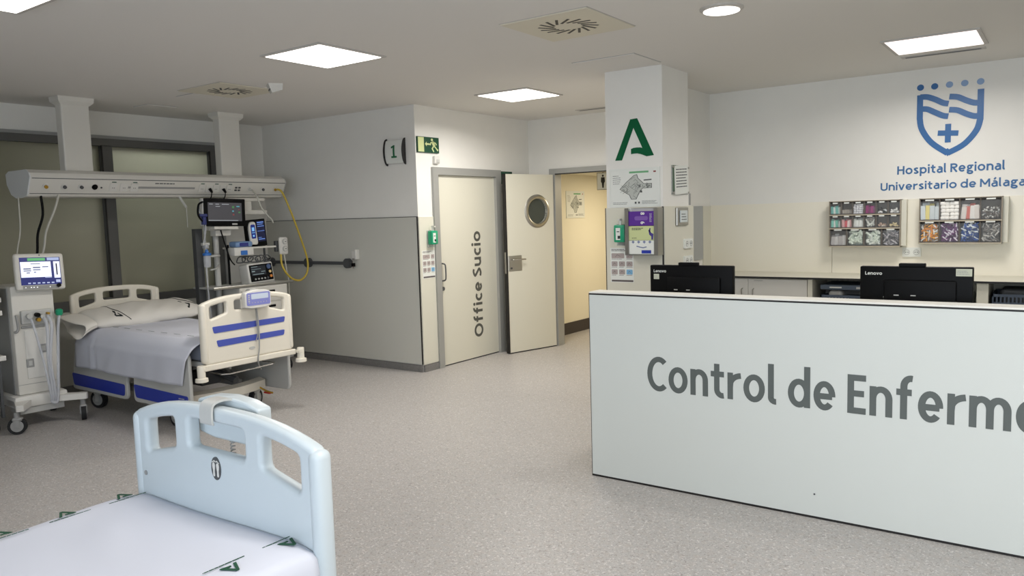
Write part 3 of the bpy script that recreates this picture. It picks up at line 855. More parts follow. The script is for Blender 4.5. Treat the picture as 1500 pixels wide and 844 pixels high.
# ================================================================== PILLAR FITTINGS
t = thing('green_letter_sign', 'large dark green letter A emblem on the pillar front', 'emblem', (-2.95, py0, 2.05))
q = MB(); a_logo(q, -3.128, 2.055, .352, .333, onY(py0), .003); q.build('emblem', M_green, t)
floor_map(onY(py0), -3.172, -2.735, 1.675, 1.972, 'framed evacuation floor plan on the pillar below the green emblem')
# glove box holder
t = thing('glove_holder', 'steel wall holder for three glove boxes on the pillar front', 'holder', (-2.84, py0, 1.27))
y1 = py0 - .012
q = MB().box(-2.99, -2.70, y1 - .006, y1, 1.27, 1.655).box(-2.99, -2.984, y1 - .10, y1, 1.27, 1.655).box(-2.703, -2.697, y1 - .10, y1, 1.27, 1.655).box(-2.99, -2.70, y1 - .10, y1, 1.27, 1.276)
q.box(-2.99, -2.957, y1 - .104, y1 - .098, 1.27, 1.655).box(-2.73, -2.697, y1 - .104, y1 - .098, 1.27, 1.655)
q.build('holder_frame', M_steel, t)
MB().box(-2.95, -2.74, y1 - .05, y1 - .02, 1.628, 1.65).build('spare_packet', M_lgrey, t)
bx = []
specs = [('purple glove box with white size numerals, topmost in the steel holder', M_purple, 1.510, 1.628), ('pale green glove box with a blue glove picture, middle of the steel holder', M_lime, 1.393, 1.508), ('white glove box with a blue label, lowest in the steel holder', M_paper, 1.277, 1.391)]
for lb, m, z0, z1 in specs:
    g = thing('glove_box', lb, 'box', (-2.845, y1 - .05, z0), 0, 'glove boxes in the steel holder')
    MB().rbox(-2.982, -2.705, y1 - .095, y1 - .008, z0, z1, .003, 1).build('carton', m, g)
    Fg = onY(y1 - .095); rng = random.Random(3)
    if m is M_purple:
        q = MB(); text(q, '6', -2.85, 0, .035, lambda u, v, d: Vector((-2.85 + v, y1 - .095 - d, z0 + .035 - (u + 2.85))), s=.2)
        text(q, '8', -2.85, 0, .035, lambda u, v, d: Vector((-2.85 + v, y1 - .095 - d, z1 - .008 - (u + 2.85))), s=.2)
        bars(q, -2.77, -2.75, z0 + .09, 6, .012, .007, Fg, rng); q.build('carton_print', M_paper, g)
        MB().prism(rr(-2.905, -2.785, z0 + .045, z0 + .078, .015, 4), Fg, 0, .0008).build('opening', mat('mauve', rgb(120, 84, 165), .6), g)
    elif m is M_lime:
        q = MB(); bars(q, -2.93, -2.82, z1 - .02, 2, .012, .006, Fg, rng); bars(q, -2.93, -2.88, z0 + .015, 1, .012, .005, Fg, rng); q.build('carton_print', M_pdark, g)
        q = MB(); q.prism([(-2.742, z0 + .005), (-2.738, z0 + .05), (-2.758, z0 + .06), (-2.772, z0 + .085), (-2.782, z0 + .082), (-2.775, z0 + .045), (-2.757, z0 + .03), (-2.757, z0 + .005)], Fg, 0, .0008)
        q.prism([(-2.768, z0 + .06), (-2.762, z0 + .098), (-2.772, z0 + .098), (-2.779, z0 + .07)], Fg, 0, .0008); q.build('glove_picture', mat('glove_blue', rgb(64, 52, 130), .6), g)
    else:
        MB().prism([(-2.845, z0 + .008), (-2.76, z0 + .008), (-2.76, z0 + .035), (-2.845, z0 + .035)], Fg, 0, .0008).build('label_print', M_blue, g)
        q = MB(); q.ribbon([(-2.89, z0 + .068), (-2.86, z0 + .06), (-2.83, z0 + .055), (-2.80, z0 + .062)], .009, Fg, 0, .0008)
        for a in (-2.92, -2.87, -2.82, -2.77): q.prism([(a - .014, z1 - .012), (a, z1 - .026), (a + .014, z1 - .012), (a, z1)], Fg, 0, .0008)
        q.build('carton_print', mat('carton_grey', rgb(120, 130, 160), .6), g)
soap(Matrix.Translation((-3.062, py0 - .012, 1.375)), 'green hand gel bottle in a clear bracket on the pillar, left of the glove boxes')
hyg(onY(py0 - .012), -3.183, -2.965, 1.035, 1.325, 'hand hygiene poster low on the pillar front under the gel bottle')
# notice
t = thing('notice', 'printed paper notice in a clear wall holder on the pillar side', 'notice', (px1, 6.21, 1.76))
MB().rbox(px1, px1 + .008, 6.05, 6.38, 1.76, 2.0, .002, 1).build('holder', M_perspex, t)
Tn = Matrix.Translation((px1 + .018, 6.21, 1.88)) @ Matrix.Rotation(radians(3), 4, 'X')
MB().box(-.001, .001, -.13, .15, -.118, .12, Tn).build('paper', M_paper, t)
q = MB(); rng = random.Random(8); bars(q, -.10, .13, .085, 7, .024, .008, lambda u, v, d: Tn @ Vector((.001 + d, u, v)), rng, ragged=.15); q.build('print', M_dgrey, t)
MB().box(px1 + .009, px1 + .013, 6.065, 6.12, 1.79, 2.0).build('green_paper', mat('sage', rgb(92, 116, 92), .7), t)
q = MB()
for a in (6.065, 6.365):
    for b in (1.775, 1.985): q.cyl((px1, a, b), (px1 + .024, a, b), .009, 12)
q.build('standoffs', M_steel, t)
t = thing('thermostat', 'grey framed wall thermostat with a small display on the pillar side', 'thermostat', (px1, 6.21, 1.5))
MB().rbox(px1 + .012, px1 + .03, 6.10, 6.335, 1.50, 1.65, .004).build('frame', M_steel, t); MB().rbox(px1 + .03, px1 + .038, 6.15, 6.30, 1.525, 1.625, .004).build('display', mat('thermo_face', rgb(205, 212, 212), .3), t)
q = MB(); bars(q, 6.17, 6.28, 1.59, 3, .022, .007, onX(px1 + .038), rng); q.build('print', M_dgrey, t)


def socket(fn, u, v, label, grp, w_=.16):
    c0 = fn(u, v, 0); t = thing('power_socket', label, 'socket', tuple(c0), 0, grp)
    def P_(a, b, c_, d_, e, f_):
        q = MB(); q.prism(rr(u + a, u + b, v + c_, v + d_, .008, 3), fn, e, f_); return q
    P_(-w_ / 2, w_ / 2, 0, .082, 0, .016).build('plate', M_paper, t)
    for s_ in (-1, 1):
        cx = u + s_ * w_ / 4; rg = MB()
        rg.ribbon([(cx + .022 * cos(k * pi / 8), v + .041 + .022 * sin(k * pi / 8)) for k in range(16)], .005, fn, .016, .019, True); rg.build('socket_ring', M_lgrey, t)
        h_ = MB()
        for dx in (-.009, .009): h_.prism([(cx + dx + .005 * cos(k * pi / 4), v + .041 + .004 * sin(k * pi / 4)) for k in range(8)], fn, .016, .018)
        h_.build('pin_hole', M_dgrey, t)


socket(onX(px1 + .012), 6.345, 1.30, 'upper white double socket on the pillar side', 'double sockets on the pillar side', .17)
socket(onX(px1 + .012), 6.345, 1.155, 'lower white double socket on the pillar side, partly behind the monitor', 'double sockets on the pillar side', .17)
t = thing('wall_switch_bar', 'short grey bar fixed at the pillar edge above the panel', 'bracket', (px1, 6.45, 1.67))
MB().rbox(px1 - .04, px1 + .0, 6.415, 6.46, 1.67, 1.77, .004).build('bar', M_grey, t)

# ================================================================== LOGO WALL
t = thing('hospital_emblem', 'blue shield emblem with waves, cross and five dots on the white wall', 'emblem', (-.88, YR, 2.0))
def sm(u, v): return (-1.135 + (u - 340) * .001292, 2.568 - (v - 155) * .00135 + (730 - u) * .000164)
F = onY(YR); wv = .0475
q = MB()
q.ribbon([sm(357, 200), sm(357, 300)] + [tuple(p) for p in spline([sm(357, 350), sm(372, 420), sm(430, 500), sm(527, 562)], 8)][0:], wv, F, 0, .003)
q.ribbon([sm(711, 156), sm(711, 300)] + [tuple(p) for p in spline([sm(711, 340), sm(690, 412), sm(622, 500), sm(527, 562)], 8)][0:], wv, F, 0, .0034)
for j_, pts in enumerate((((357, 213), (400, 211), (450, 226), (495, 246), (527, 250)), ((357, 290), (400, 288), (450, 308), (495, 326), (527, 329)), ((531, 206), (580, 208), (630, 228), (675, 241), (711, 238)), ((531, 288), (580, 290), (630, 310), (675, 323), (711, 320)))):
    q.ribbon([tuple(p) for p in spline([sm(*p) for p in pts], 6)], wv, F, 0, .0038 + .0003 * j_)
q.prism([sm(505, 548), sm(527, 530), sm(549, 548), sm(527, 582)], F, 0, .0036)
q.build('shield', M_lblue, t)
q = MB(); q.ribbon([sm(467, 438), sm(588, 432)], wv * .95, F, 0, .0034); q.ribbon([sm(528, 377), sm(527, 494)], wv * .95, F, 0, .003); q.build('cross', M_lblue, t)
for i, (u, v) in enumerate(((358, 152), (443, 143), (530, 131), (618, 121), (708, 110))):
    c_ = sm(u, v); q = MB(); q.prism([(c_[0] + .0275 * cos(k * pi / 12), c_[1] + .0265 * sin(k * pi / 12)) for k in range(24)], F, 0, .003)
    q.build('dot', M_lblue if i < 2 else M_lblue2, t)
t = thing('wall_lettering', 'two lines of blue hospital name lettering under the shield emblem', 'lettering', (-.88, YR, 1.74))
q = MB(); text(q, 'Hospital Regional', -1.286, 1.888, .074, F, s=.185, width=.82, d=.002, gap=.11); q.build('lettering', M_tblue, t)
q = MB(); text(q, 'Universitario de M\u00e1laga', -1.421, 1.750, .069, F, s=.185, width=1.10, d=.002, gap=.11); q.build('lettering', M_tblue, t)

# supply bin units
CONT = 0
def heap(x0, x1, y0, y1, z0, z1, kind, cols, label, seed):
    rng = random.Random(seed); q = MB()
    ms = [mat('c_%d_%d_%d' % c_, rgb(*c_), .45) for c_ in cols]
    W_ = x1 - x0; H_ = z1 - z0; D_ = y1 - y0
    if kind == 'packs':           # sachets standing side by side, two deep
        for row in (1, 0):
            for k in range(4):
                q.cur = (k + row * 2) % len(ms); hh = H_ * rng.uniform(.82, 1) * (1 if row else .9); ww = W_ * .30
                T = Matrix.Translation((x0 + W_ * (k + .5) / 4, y0 + D_ * (.25 + .4 * row) + .004 * (k % 2), z0)) @ Matrix.Rotation(rng.uniform(-.10, .10), 4, 'Y') @ Matrix.Rotation(rng.uniform(-.3, .3), 4, 'Z')
                q.rbox(-ww / 2, ww / 2, -.006, .006, .002, hh * .94, .004, 1, T)
    elif kind == 'rolls':
        for r_ in range(5):
            for c_ in range(4):
                q.cur = rng.randrange(len(ms)); x = x0 + W_ * (c_ + .5) / 4 + rng.uniform(-.004, .004); z = z0 + H_ * (r_ + .5) / 5
                q.rbox(x - W_ / 7, x + W_ / 7, y0 + D_ * .1, y0 + D_ * .9, z - H_ / 10, z + H_ / 10, .009, 2)
    else:                         # small sticks, ampoules, caps
        if kind in ('sticks', 'thick'): q.cur = 0; q.rbox(x0 + .004, x1 - .004, y0 + D_ * .62, y1 - .004, z0, z0 + H_ * .86, .01, 1)
        n, l, r_ = {'sticks': (64, .046, .0058), 'caps': (90, .012, .006), 'tubes': (40, .045, .006), 'thick': (34, .055, .0105), 'few': (20, .02, .007)}[kind]
        for k in range(n):
            q.cur = rng.randrange(len(ms)); x = rng.uniform(x0 + .01, x1 - .01); z = z0 + r_ + (H_ - r_) * rng.random() ** (1.0 if kind != 'few' else 3) * (1 if kind != 'few' else .45); y = y0 + D_ * rng.uniform(.1, .7) * (1 - .4 * (z - z0) / H_)
            th = rng.uniform(0, pi); dx = cos(th) * l / 2; dz = sin(th) * l / 2
            xa, xb = max(x0 + r_, min(x1 - r_, x - dx)), max(x0 + r_, min(x1 - r_, x + dx)); za, zb = max(z0 + r_, min(z1, z - dz)), max(z0 + r_, min(z1, z + dz))
            if abs(xa - xb) + abs(za - zb) < .004: xb += .005
            q.cyl((xa, y, za), (xb, y + rng.uniform(-.01, .01), zb), r_, 6)
    q.build('bin_contents', ms, label=label, category='supplies', kind='stuff')


def bin_unit(x0, x1, z0, z1, rows, label, ylo):
    """rows from the top: (height fraction, [contents per bin])"""
    t = thing('bin_unit', label, 'storage bins', ((x0 + x1) / 2, YR - .012, z0), 0, 'tilt bin units on the logo wall')
    yb = YR - .0125; yf = ylo
    q = MB().box(x0 + .004, x1 - .004, yb - .012, yb, z0, z1)
    q.box(x0, x0 + .006, yf, yb, z0, z1).box(x1 - .006, x1, yf, yb, z0, z1).box(x0, x1, yf, yb, z1 - .006, z1).box(x0, x1, yf, yb, z0, z0 + .006)
    q.build('housing', M_bin, t)
    MB().box(x1, x1 + .04, yf + .04, yb, z0 + .01, z1 - .004).build('side_rail', M_panel, t)
    z = z1 - .006; HH = (z1 - z0) - .012
    for fr_, cont in rows:
        zt = z; zb = z - HH * fr_; z = zb; n = len(cont); W_ = (x1 - x0 - .012) / n
        for k, cspec in enumerate(cont):
            a = x0 + .006 + k * W_; b = a + W_
            q = MB().box(a + .001, a + .004, yf + .003, yb - .013, zb + .006, zt - .006).box(b - .004, b - .001, yf + .003, yb - .013, zb + .006, zt - .006).box(a + .001, b - .001, yf + .003, yb - .013, zb + .004, zb + .008)
            q.box(a + .004, b - .004, yb - .016, yb - .0125, zb + .008, zt - .008)
            bb = q.build('bin', M_bindark, t)
            MB().box(a + .003, b - .003, yf, yf + .003, zb + .008, zt - (zt - zb) * .12).build('bin_front', M_clear, bb)
            MB().box(a + W_ * .28, b - W_ * .28, yf - .003, yf - .001, zt - .018, zt - .006).build('bin_label', M_paper, bb)
            if cspec:
                kind, cols, lb, fill = cspec
                heap(a + .007, b - .007, yf + .006, yb - .022, zb + .009, zb + .009 + (zt - zb - .02) * fill, kind, cols, lb, sum(map(ord, lb)))
        MB().box(x0, x1, yf - .006, yf + .004, zb - .005, zb + .004).build('divider', mat('bin_trim', rgb(178, 168, 148), .5), t)
    return t


W = (236, 236, 232)
bin_unit(-1.835, -1.232, 1.246, 1.668, [
    (.30, [('packs', [(120, 190, 180), (220, 228, 222)], 'teal and white sachets in the top corner bin beside the pillar end of the wall', .85), ('packs', [(160, 152, 142)], 'dull taupe sachets in the second top bin of the wider-rowed unit', .5),
           ('rolls', [(226, 226, 230)], 'white packets in the third top bin beside the magenta ones', .85), ('packs', [(150, 30, 110), (120, 20, 90)], 'magenta packets in the top bin row', .9),
           ('few', [(20, 20, 20), (235, 235, 235)], 'black and white caps heaped in a top row bin', .9), ('few', [W], 'white caps lying low in the last top row bin', .7)]),
    (.30, [('packs', [(120, 195, 175), (225, 230, 225)], 'teal and white sachets in the middle row bin', .85), ('packs', [(226, 170, 170), (214, 90, 100), (235, 215, 210)], 'pink and red striped packets in the middle row', .9),
           ('packs', [(226, 228, 222)], 'white wrapped swabs in the middle row bin', .9), ('thick', [(214, 216, 208), (120, 116, 112)], 'loose pale wrappers in the middle row bin', .9),
           ('few', [(190, 160, 140), (200, 190, 175)], 'few tan fittings in a middle row bin', .7), ('few', [(214, 196, 150)], 'few cream fittings in the last middle row bin', .6)]),
    (.40, [('packs', [(176, 172, 170), (200, 198, 196)], 'clear grey pouches in the lowest bin nearest the pillar', .8), ('thick', [(220, 230, 216), (205, 216, 204)], 'white wrapped sticks filling the second lowest-row bin', 1.0),
           ('thick', [(212, 222, 210), (226, 232, 224)], 'white wrapped sticks lying flat in the third lowest-row bin', .95), ('sticks', [(170, 166, 170), (200, 198, 204), (120, 116, 122)], 'clear tube packs in the last lowest-row bin', .95)])],
    'taupe wall unit of sixteen small supply bins in three rows', 7.62)
bin_unit(-1.087, -.470, 1.274, 1.668, [
    (.5, [('packs', [(206, 214, 216), (222, 206, 120), (196, 204, 206)], 'pale and yellow envelopes in the first upper bin of the eight-bin unit', .95), ('rolls', [(240, 236, 230)], 'white gauze rolls in an upper bin', .9),
          ('packs', [(216, 208, 200), (196, 96, 80), (224, 220, 214)], 'clear sleeves with red ends in an upper bin', .85), ('caps', [(226, 226, 222), (150, 144, 140), (90, 84, 82)], 'small white caps heaped in an upper bin', .6)]),
    (.5, [('sticks', [(230, 160, 40), (214, 130, 30), (226, 226, 220)], 'orange capped syringes in a lower bin', .9), ('sticks', [(112, 40, 120), (90, 26, 96), (222, 210, 226)], 'purple capped needles in a lower bin', .95),
          ('sticks', [(30, 84, 168), (24, 66, 140), (222, 230, 236)], 'blue capped needles in a lower bin', .95), ('sticks', [(150, 146, 142), (110, 106, 104), (196, 194, 190)], 'grey wrapped needles in the last lower bin', .95)])],
    'taupe wall unit of eight large supply bins under the lettering', 7.62)
socket(onY(YR - .012), -1.155, 1.155, 'white double socket on the wall between the two bin units', None, .15)

# worktop and cabinets along the logo wall
t = thing('worktop', 'long pale worktop with a thin black edge along the logo wall', 'worktop', (-1, 7.45, .97))
MB().box(-3.018, 2.6, 7.14, YR - .012, .985, 1.0).build('top', M_panel, t); MB().box(-3.018, 2.6, 7.134, 7.14, .983, .999).build('edge', M_black, t)
t = thing('base_cabinet', 'white two-door base cabinet under the worktop next to the pillar', 'cabinet', (-2.45, 7.4, 0))
MB().box(-3.01, -1.9, 7.18, 7.72, .08, .983).build('body', M_panel, t)
for a, b, hx2 in ((-3.0, -2.437, -2.49), (-2.433, -1.905, -2.385)):
    d_ = MB().box(a, b, 7.158, 7.178, .09, .975).build('door', M_white, t)
    MB().tube([(hx2, 7.158, .885), (hx2, 7.13, .88), (hx2, 7.13, .77), (hx2, 7.158, .765)], .005, smooth=False).build('handle', M_steel, d_)
MB().box(-2.38, -2.30, 7.156, 7.158, .958, .962).build('label_slot', M_grey, t)


def open_unit(x0, x1, label):
    t = thing('shelf_unit', label, 'shelf unit', ((x0 + x1) / 2, 7.4, 0))
    MB().box(x0, x0 + .04, 7.16, 7.72, 0.08, .983).box(x1 - .04, x1, 7.16, 7.72, .08, .983).box(x0, x1, 7.70, 7.72, .08, .983).box(x0, x1, 7.18, 7.72, 0, .08).build('carcass', M_panel, t)
    for z in (.40, .68): MB().box(x0 + .04, x1 - .04, 7.18, 7.70, z, z + .016).build('shelf', M_panel, t)
open_unit(-1.9, -.56, 'open white shelf unit holding blue-grey trays under the worktop')
open_unit(-.56, .8, 'open white shelf unit with the perforated basket at the right edge')


def basket(x0, x1, y0, y1, z0, z1, label, holes=False, grp='slate plastic baskets under the worktop'):
    t = thing('basket', label, 'basket', ((x0 + x1) / 2, (y0 + y1) / 2, z0), 0, grp)
    MB().box(x0 + .01, x1 - .01, y0 + .01, y1 - .01, z0, z0 + .006).build('base', M_basket, t)
    q = MB()
    for a, b, c_, d_ in ((x0, x1, y0, y0 + .012), (x0, x1, y1 - .012, y1), (x0, x0 + .012, y0, y1), (x1 - .012, x1, y0, y1)): q.box(a, b, c_, d_, z1 - .022, z1)
    q.build('rim', M_basket, t)
    q = MB(); n = int((x1 - x0) / .026)
    for k in range(n):
        x = x0 + .008 + (x1 - x0 - .016) * k / (n - 1)
        for y in (y0 + .008, y1 - .008): q.box(x - .006, x + .006, y - .002, y + .002, z0, z1 - .02)
    if holes:
        for z in (z0 + (z1 - z0) * .33, z0 + (z1 - z0) * .62): q.box(x0 + .006, x1 - .006, y0 + .005, y0 + .011, z - .012, z + .012)
    q.box(x0 + .006, x1 - .006, y0 + .006, y0 + .01, z0, z0 + .02).box(x0 + .004, x0 + .008, y0, y1, z0, z1).box(x1 - .008, x1 - .004, y0, y1, z0, z1).box(x0, x1, y1 - .006, y1 - .002, z0, z1)
    o = q.build('wall_slats', M_basket, t); o['kind'] = 'stuff'
    return t
basket(-1.80, -1.25, 7.2, 7.66, .696, .845, 'slatted slate basket on the shelf behind the first monitor side')
basket(-1.22, -.66, 7.2, 7.66, .696, .865, 'slatted slate basket mostly hidden behind the second monitor')
basket(-.50, .10, 7.2, 7.66, .696, .895, 'perforated slate basket on the shelf at the right edge', True)
t = thing('storage_tray', 'dark slate tray with a white label lying on the shelf basket', 'tray', (-1.5, 7.4, .845))
MB().rbox(-1.80, -1.27, 7.19, 7.6, .893, .935, .006).build('tray', M_basket, t); MB().box(-1.72, -1.62, 7.185, 7.19, .908, .92).build('tray_label', M_paper, t); MB().box(-1.5, -1.3, 7.185, 7.19, .905, .922).build('tray_label', M_lgrey, t)
MB().box(-1.78, -1.3, 7.3, 7.6, .845, .893).build('tray_foot', M_dgrey, t)
q = MB().rbox(-1.74, -1.62, 7.22, 7.5, .72, .885, .03, 3); q.build('folded_cloth', M_lgrey, label='grey bundle lying inside the slatted basket under the tray', category='cloth')
q = MB().rbox(-.45, .05, 7.3, 7.6, .75, .93, .03, 3); q.build('folded_cloth', M_dgrey, label='dark bundle piled inside the perforated basket', category='cloth')

# ================================================================== NURSES' COUNTER
t = thing('nurse_counter', 'long white reception counter with a large grey inscription', 'counter', (-.6, 4.2, 0))
cx0, cx1, cy = -2.38, 1.9, 4.11
MB().box(cx0 + .004, cx1, cy, cy + .018, .012, 1.135).build('front_panel', M_counter, t)
MB().box(cx0, cx0 + .004, cy - .0, cy + .02, .012, 1.135).box(cx0, cx1, cy + .001, cy + .018, 0.0, .012).box(cx0, cx1, cy - .001, cy + .13, 1.130, 1.139).build('dark_edge', M_black, t)
MB().box(cx0 + .003, cx1, cy + .001, cy + .13, 1.139, 1.148).build('top_ledge', mat('ledge_white', rgb(232, 230, 222), .4), t)
MB().box(cx0 + .06, cx0 + .08, cy + .02, cy + .9, .0, 1.0).build('side_panel', M_panel, t)
MB().box(cx0 + .06, cx1, cy + .02, cy + .13, .1, 1.133).build('inner_panel', M_panel, t)
q = MB(); F = onY(cy); text(q, 'Control de ', -1.995, .583, .196, F, s=.157, width=1.0, d=.001)
q = MB(); text(q, 'Control de Enfermer\u00eda', -1.995, .583, .198, F, s=.157, width=2.17, d=.001, gap=.105); q.build('lettering', M_dtext, t)
MB().cyl((-1.05, cy, .13), (-1.05, cy - .002, .13), .005, 8).build('screw', M_dgrey, t)
t = thing('desk', 'pale work desk behind the counter carrying two computer screens', 'desk', (-.4, 4.65, 0))
MB().box(-2.29, 1.8, 4.26, 5.0, .72, .745).build('desktop', M_panel, t); MB().box(-2.24, -2.2, 4.28, 4.96, 0, .72).box(1.7, 1.74, 4.28, 4.96, 0, .72).build('panel_legs', M_panel, t)


def monitor(x0, x1, z1, label, stick):
    xc = (x0 + x1) / 2
    t = thing('computer_monitor', label, 'computer screen', (xc, 4.55, .745), 0, 'black all-in-one computers on the counter desk')
    bk_ = MB().rbox(x0, x1, 4.50, 4.545, z1 - .33, z1, .006, 2).build('shell', M_blackp, t, smooth=40)
    MB().rbox(x0 + .12, x1 - .07, 4.478, 4.502, z1 - .29, z1 - .068, .012, 2).build('rear_cover', M_blackp, t, smooth=40)
    MB().rbox(xc - .035 - .04, xc + .05, 4.495, 4.53, z1 - .002, z1 + .018, .004).build('webcam', M_blackp, t)
    MB().box(x0 + .008, x1 - .008, 4.545, 4.547, z1 - .32, z1 - .012).build('screen', mat('screen_off', rgb(10, 12, 16), .1), t)
    MB().cyl((xc, 4.49, z1 - .28), (xc, 4.56, .76), .02, 12).build('stand', M_blackp, t); MB().rbox(xc - .1, xc + .1, 4.5, 4.7, .7452, .758, .005).build('foot', M_blackp, t)
    q = MB(); text(q, 'Lenovo', x0 + .026, z1 - .045, .017, onY(4.50), s=.17, width=.083, d=.001); q.build('lettering', M_paper, t)
    a, b, c_, d_ = stick
    MB().box(x0 + a, x0 + b, 4.499, 4.50, z1 - d_, z1 - c_).build('sticker', mat('sticker', rgb(196, 198, 178), .6), t)
    q = MB(); bars(q, x0 + a + .004, x0 + b - .004, z1 - c_ - .012, 3, .008, .003, onY(4.499), random.Random(2)); q.build('sticker_print', M_grey, t)
    q = MB(); a_logo(q, x0 + .115, z1 - .165, .022, .022, onY(4.50)); q.build('emblem_sticker', M_lgrey, t)
    q = MB()
    for dx in (.17, .25): q.prism([(x0 + dx, z1 - .151), (x0 + dx + .024, z1 - .151), (x0 + dx + .024, z1 - .146), (x0 + dx, z1 - .146)], onY(4.478), 0, .001)
    q.build('port_marks', M_lgrey, t)
    return t
monitor(-2.157, -1.624, 1.287, 'black computer screen back nearest the pillar, with a white sticker under its maker name', (.026, .062, .055, .088))
monitor(-.921, -.393, 1.297, 'black computer screen back in front of the bin units, sticker at its upper right corner', (.452, .523, .008, .045))

# ================================================================== BEDS
def caster(parent, T, r=.075, name='caster', m_fork=None):
    """swivel caster, local origin on the floor under the stem"""
    m_fork = m_fork or M_lgrey
    q = MB(); q.cyl(T @ Vector((-.0, 0, r * 1.9)), T @ Vector((0, 0, r * 2.6)), r * .3, 12)
    q.rbox(-r * .5, r * .6, -r * .42, r * .42, r * 1.55, r * 2.0, r * .2, 2, T)
    q.box(-r * .2, r * .25, -r * .42, -r * .30, r * .8, r * 1.7, T).box(-r * .2, r * .25, r * .30, r * .42, r * .8, r * 1.7, T)
    c_ = q.build(name, m_fork, parent, local=True)
    w_ = MB().cyl(T @ Vector((0, -r * .27, r)), T @ Vector((0, r * .27, r)), r, 24).build('wheel', M_rub, c_, local=True, smooth=40)
    MB().cyl(T @ Vector((0, -r * .30, r)), T @ Vector((0, r * .30, r)), r * .68, 20).build('hub', M_grey, c_, local=True, smooth=40)
    return c_


def board(hw, z0, zc, za, lw=None, holes=True):
    """board outline and three grip openings; u across, v up"""
    def top(u): return za - (za - zc) * (abs(u) / hw) ** 2.8
    ol = [(-hw, z0 + .03), (-hw + .03, z0), (hw - .03, z0), (hw, z0 + .03)]
    n = 18
    ol += [(hw, zc - .03), (hw - .012, zc - .006)] + [(hw - .03 - (2 * hw - .06) * k / n, top(hw - .03 - (2 * hw - .06) * k / n)) for k in range(n + 1)] + [(-hw + .012, zc - .006), (-hw, zc - .03)]
    hs = []
    if holes:
        def hole(a, b, lo_a, lo_b): return rpoly([(a, lo_a), (b, lo_b), (b, top(b) - .046), ((a + b) / 2, top((a + b) / 2) - .046), (a, top(a) - .046)], .018, 3)
        e = hw
        hs = [hole(-.82 * e, -.47 * e, zc - .125, zc - .085), hole(-.30 * e, .30 * e, zc - .072, zc - .072), hole(.47 * e, .82 * e, zc - .085, zc - .125)]
    return [ol] + hs


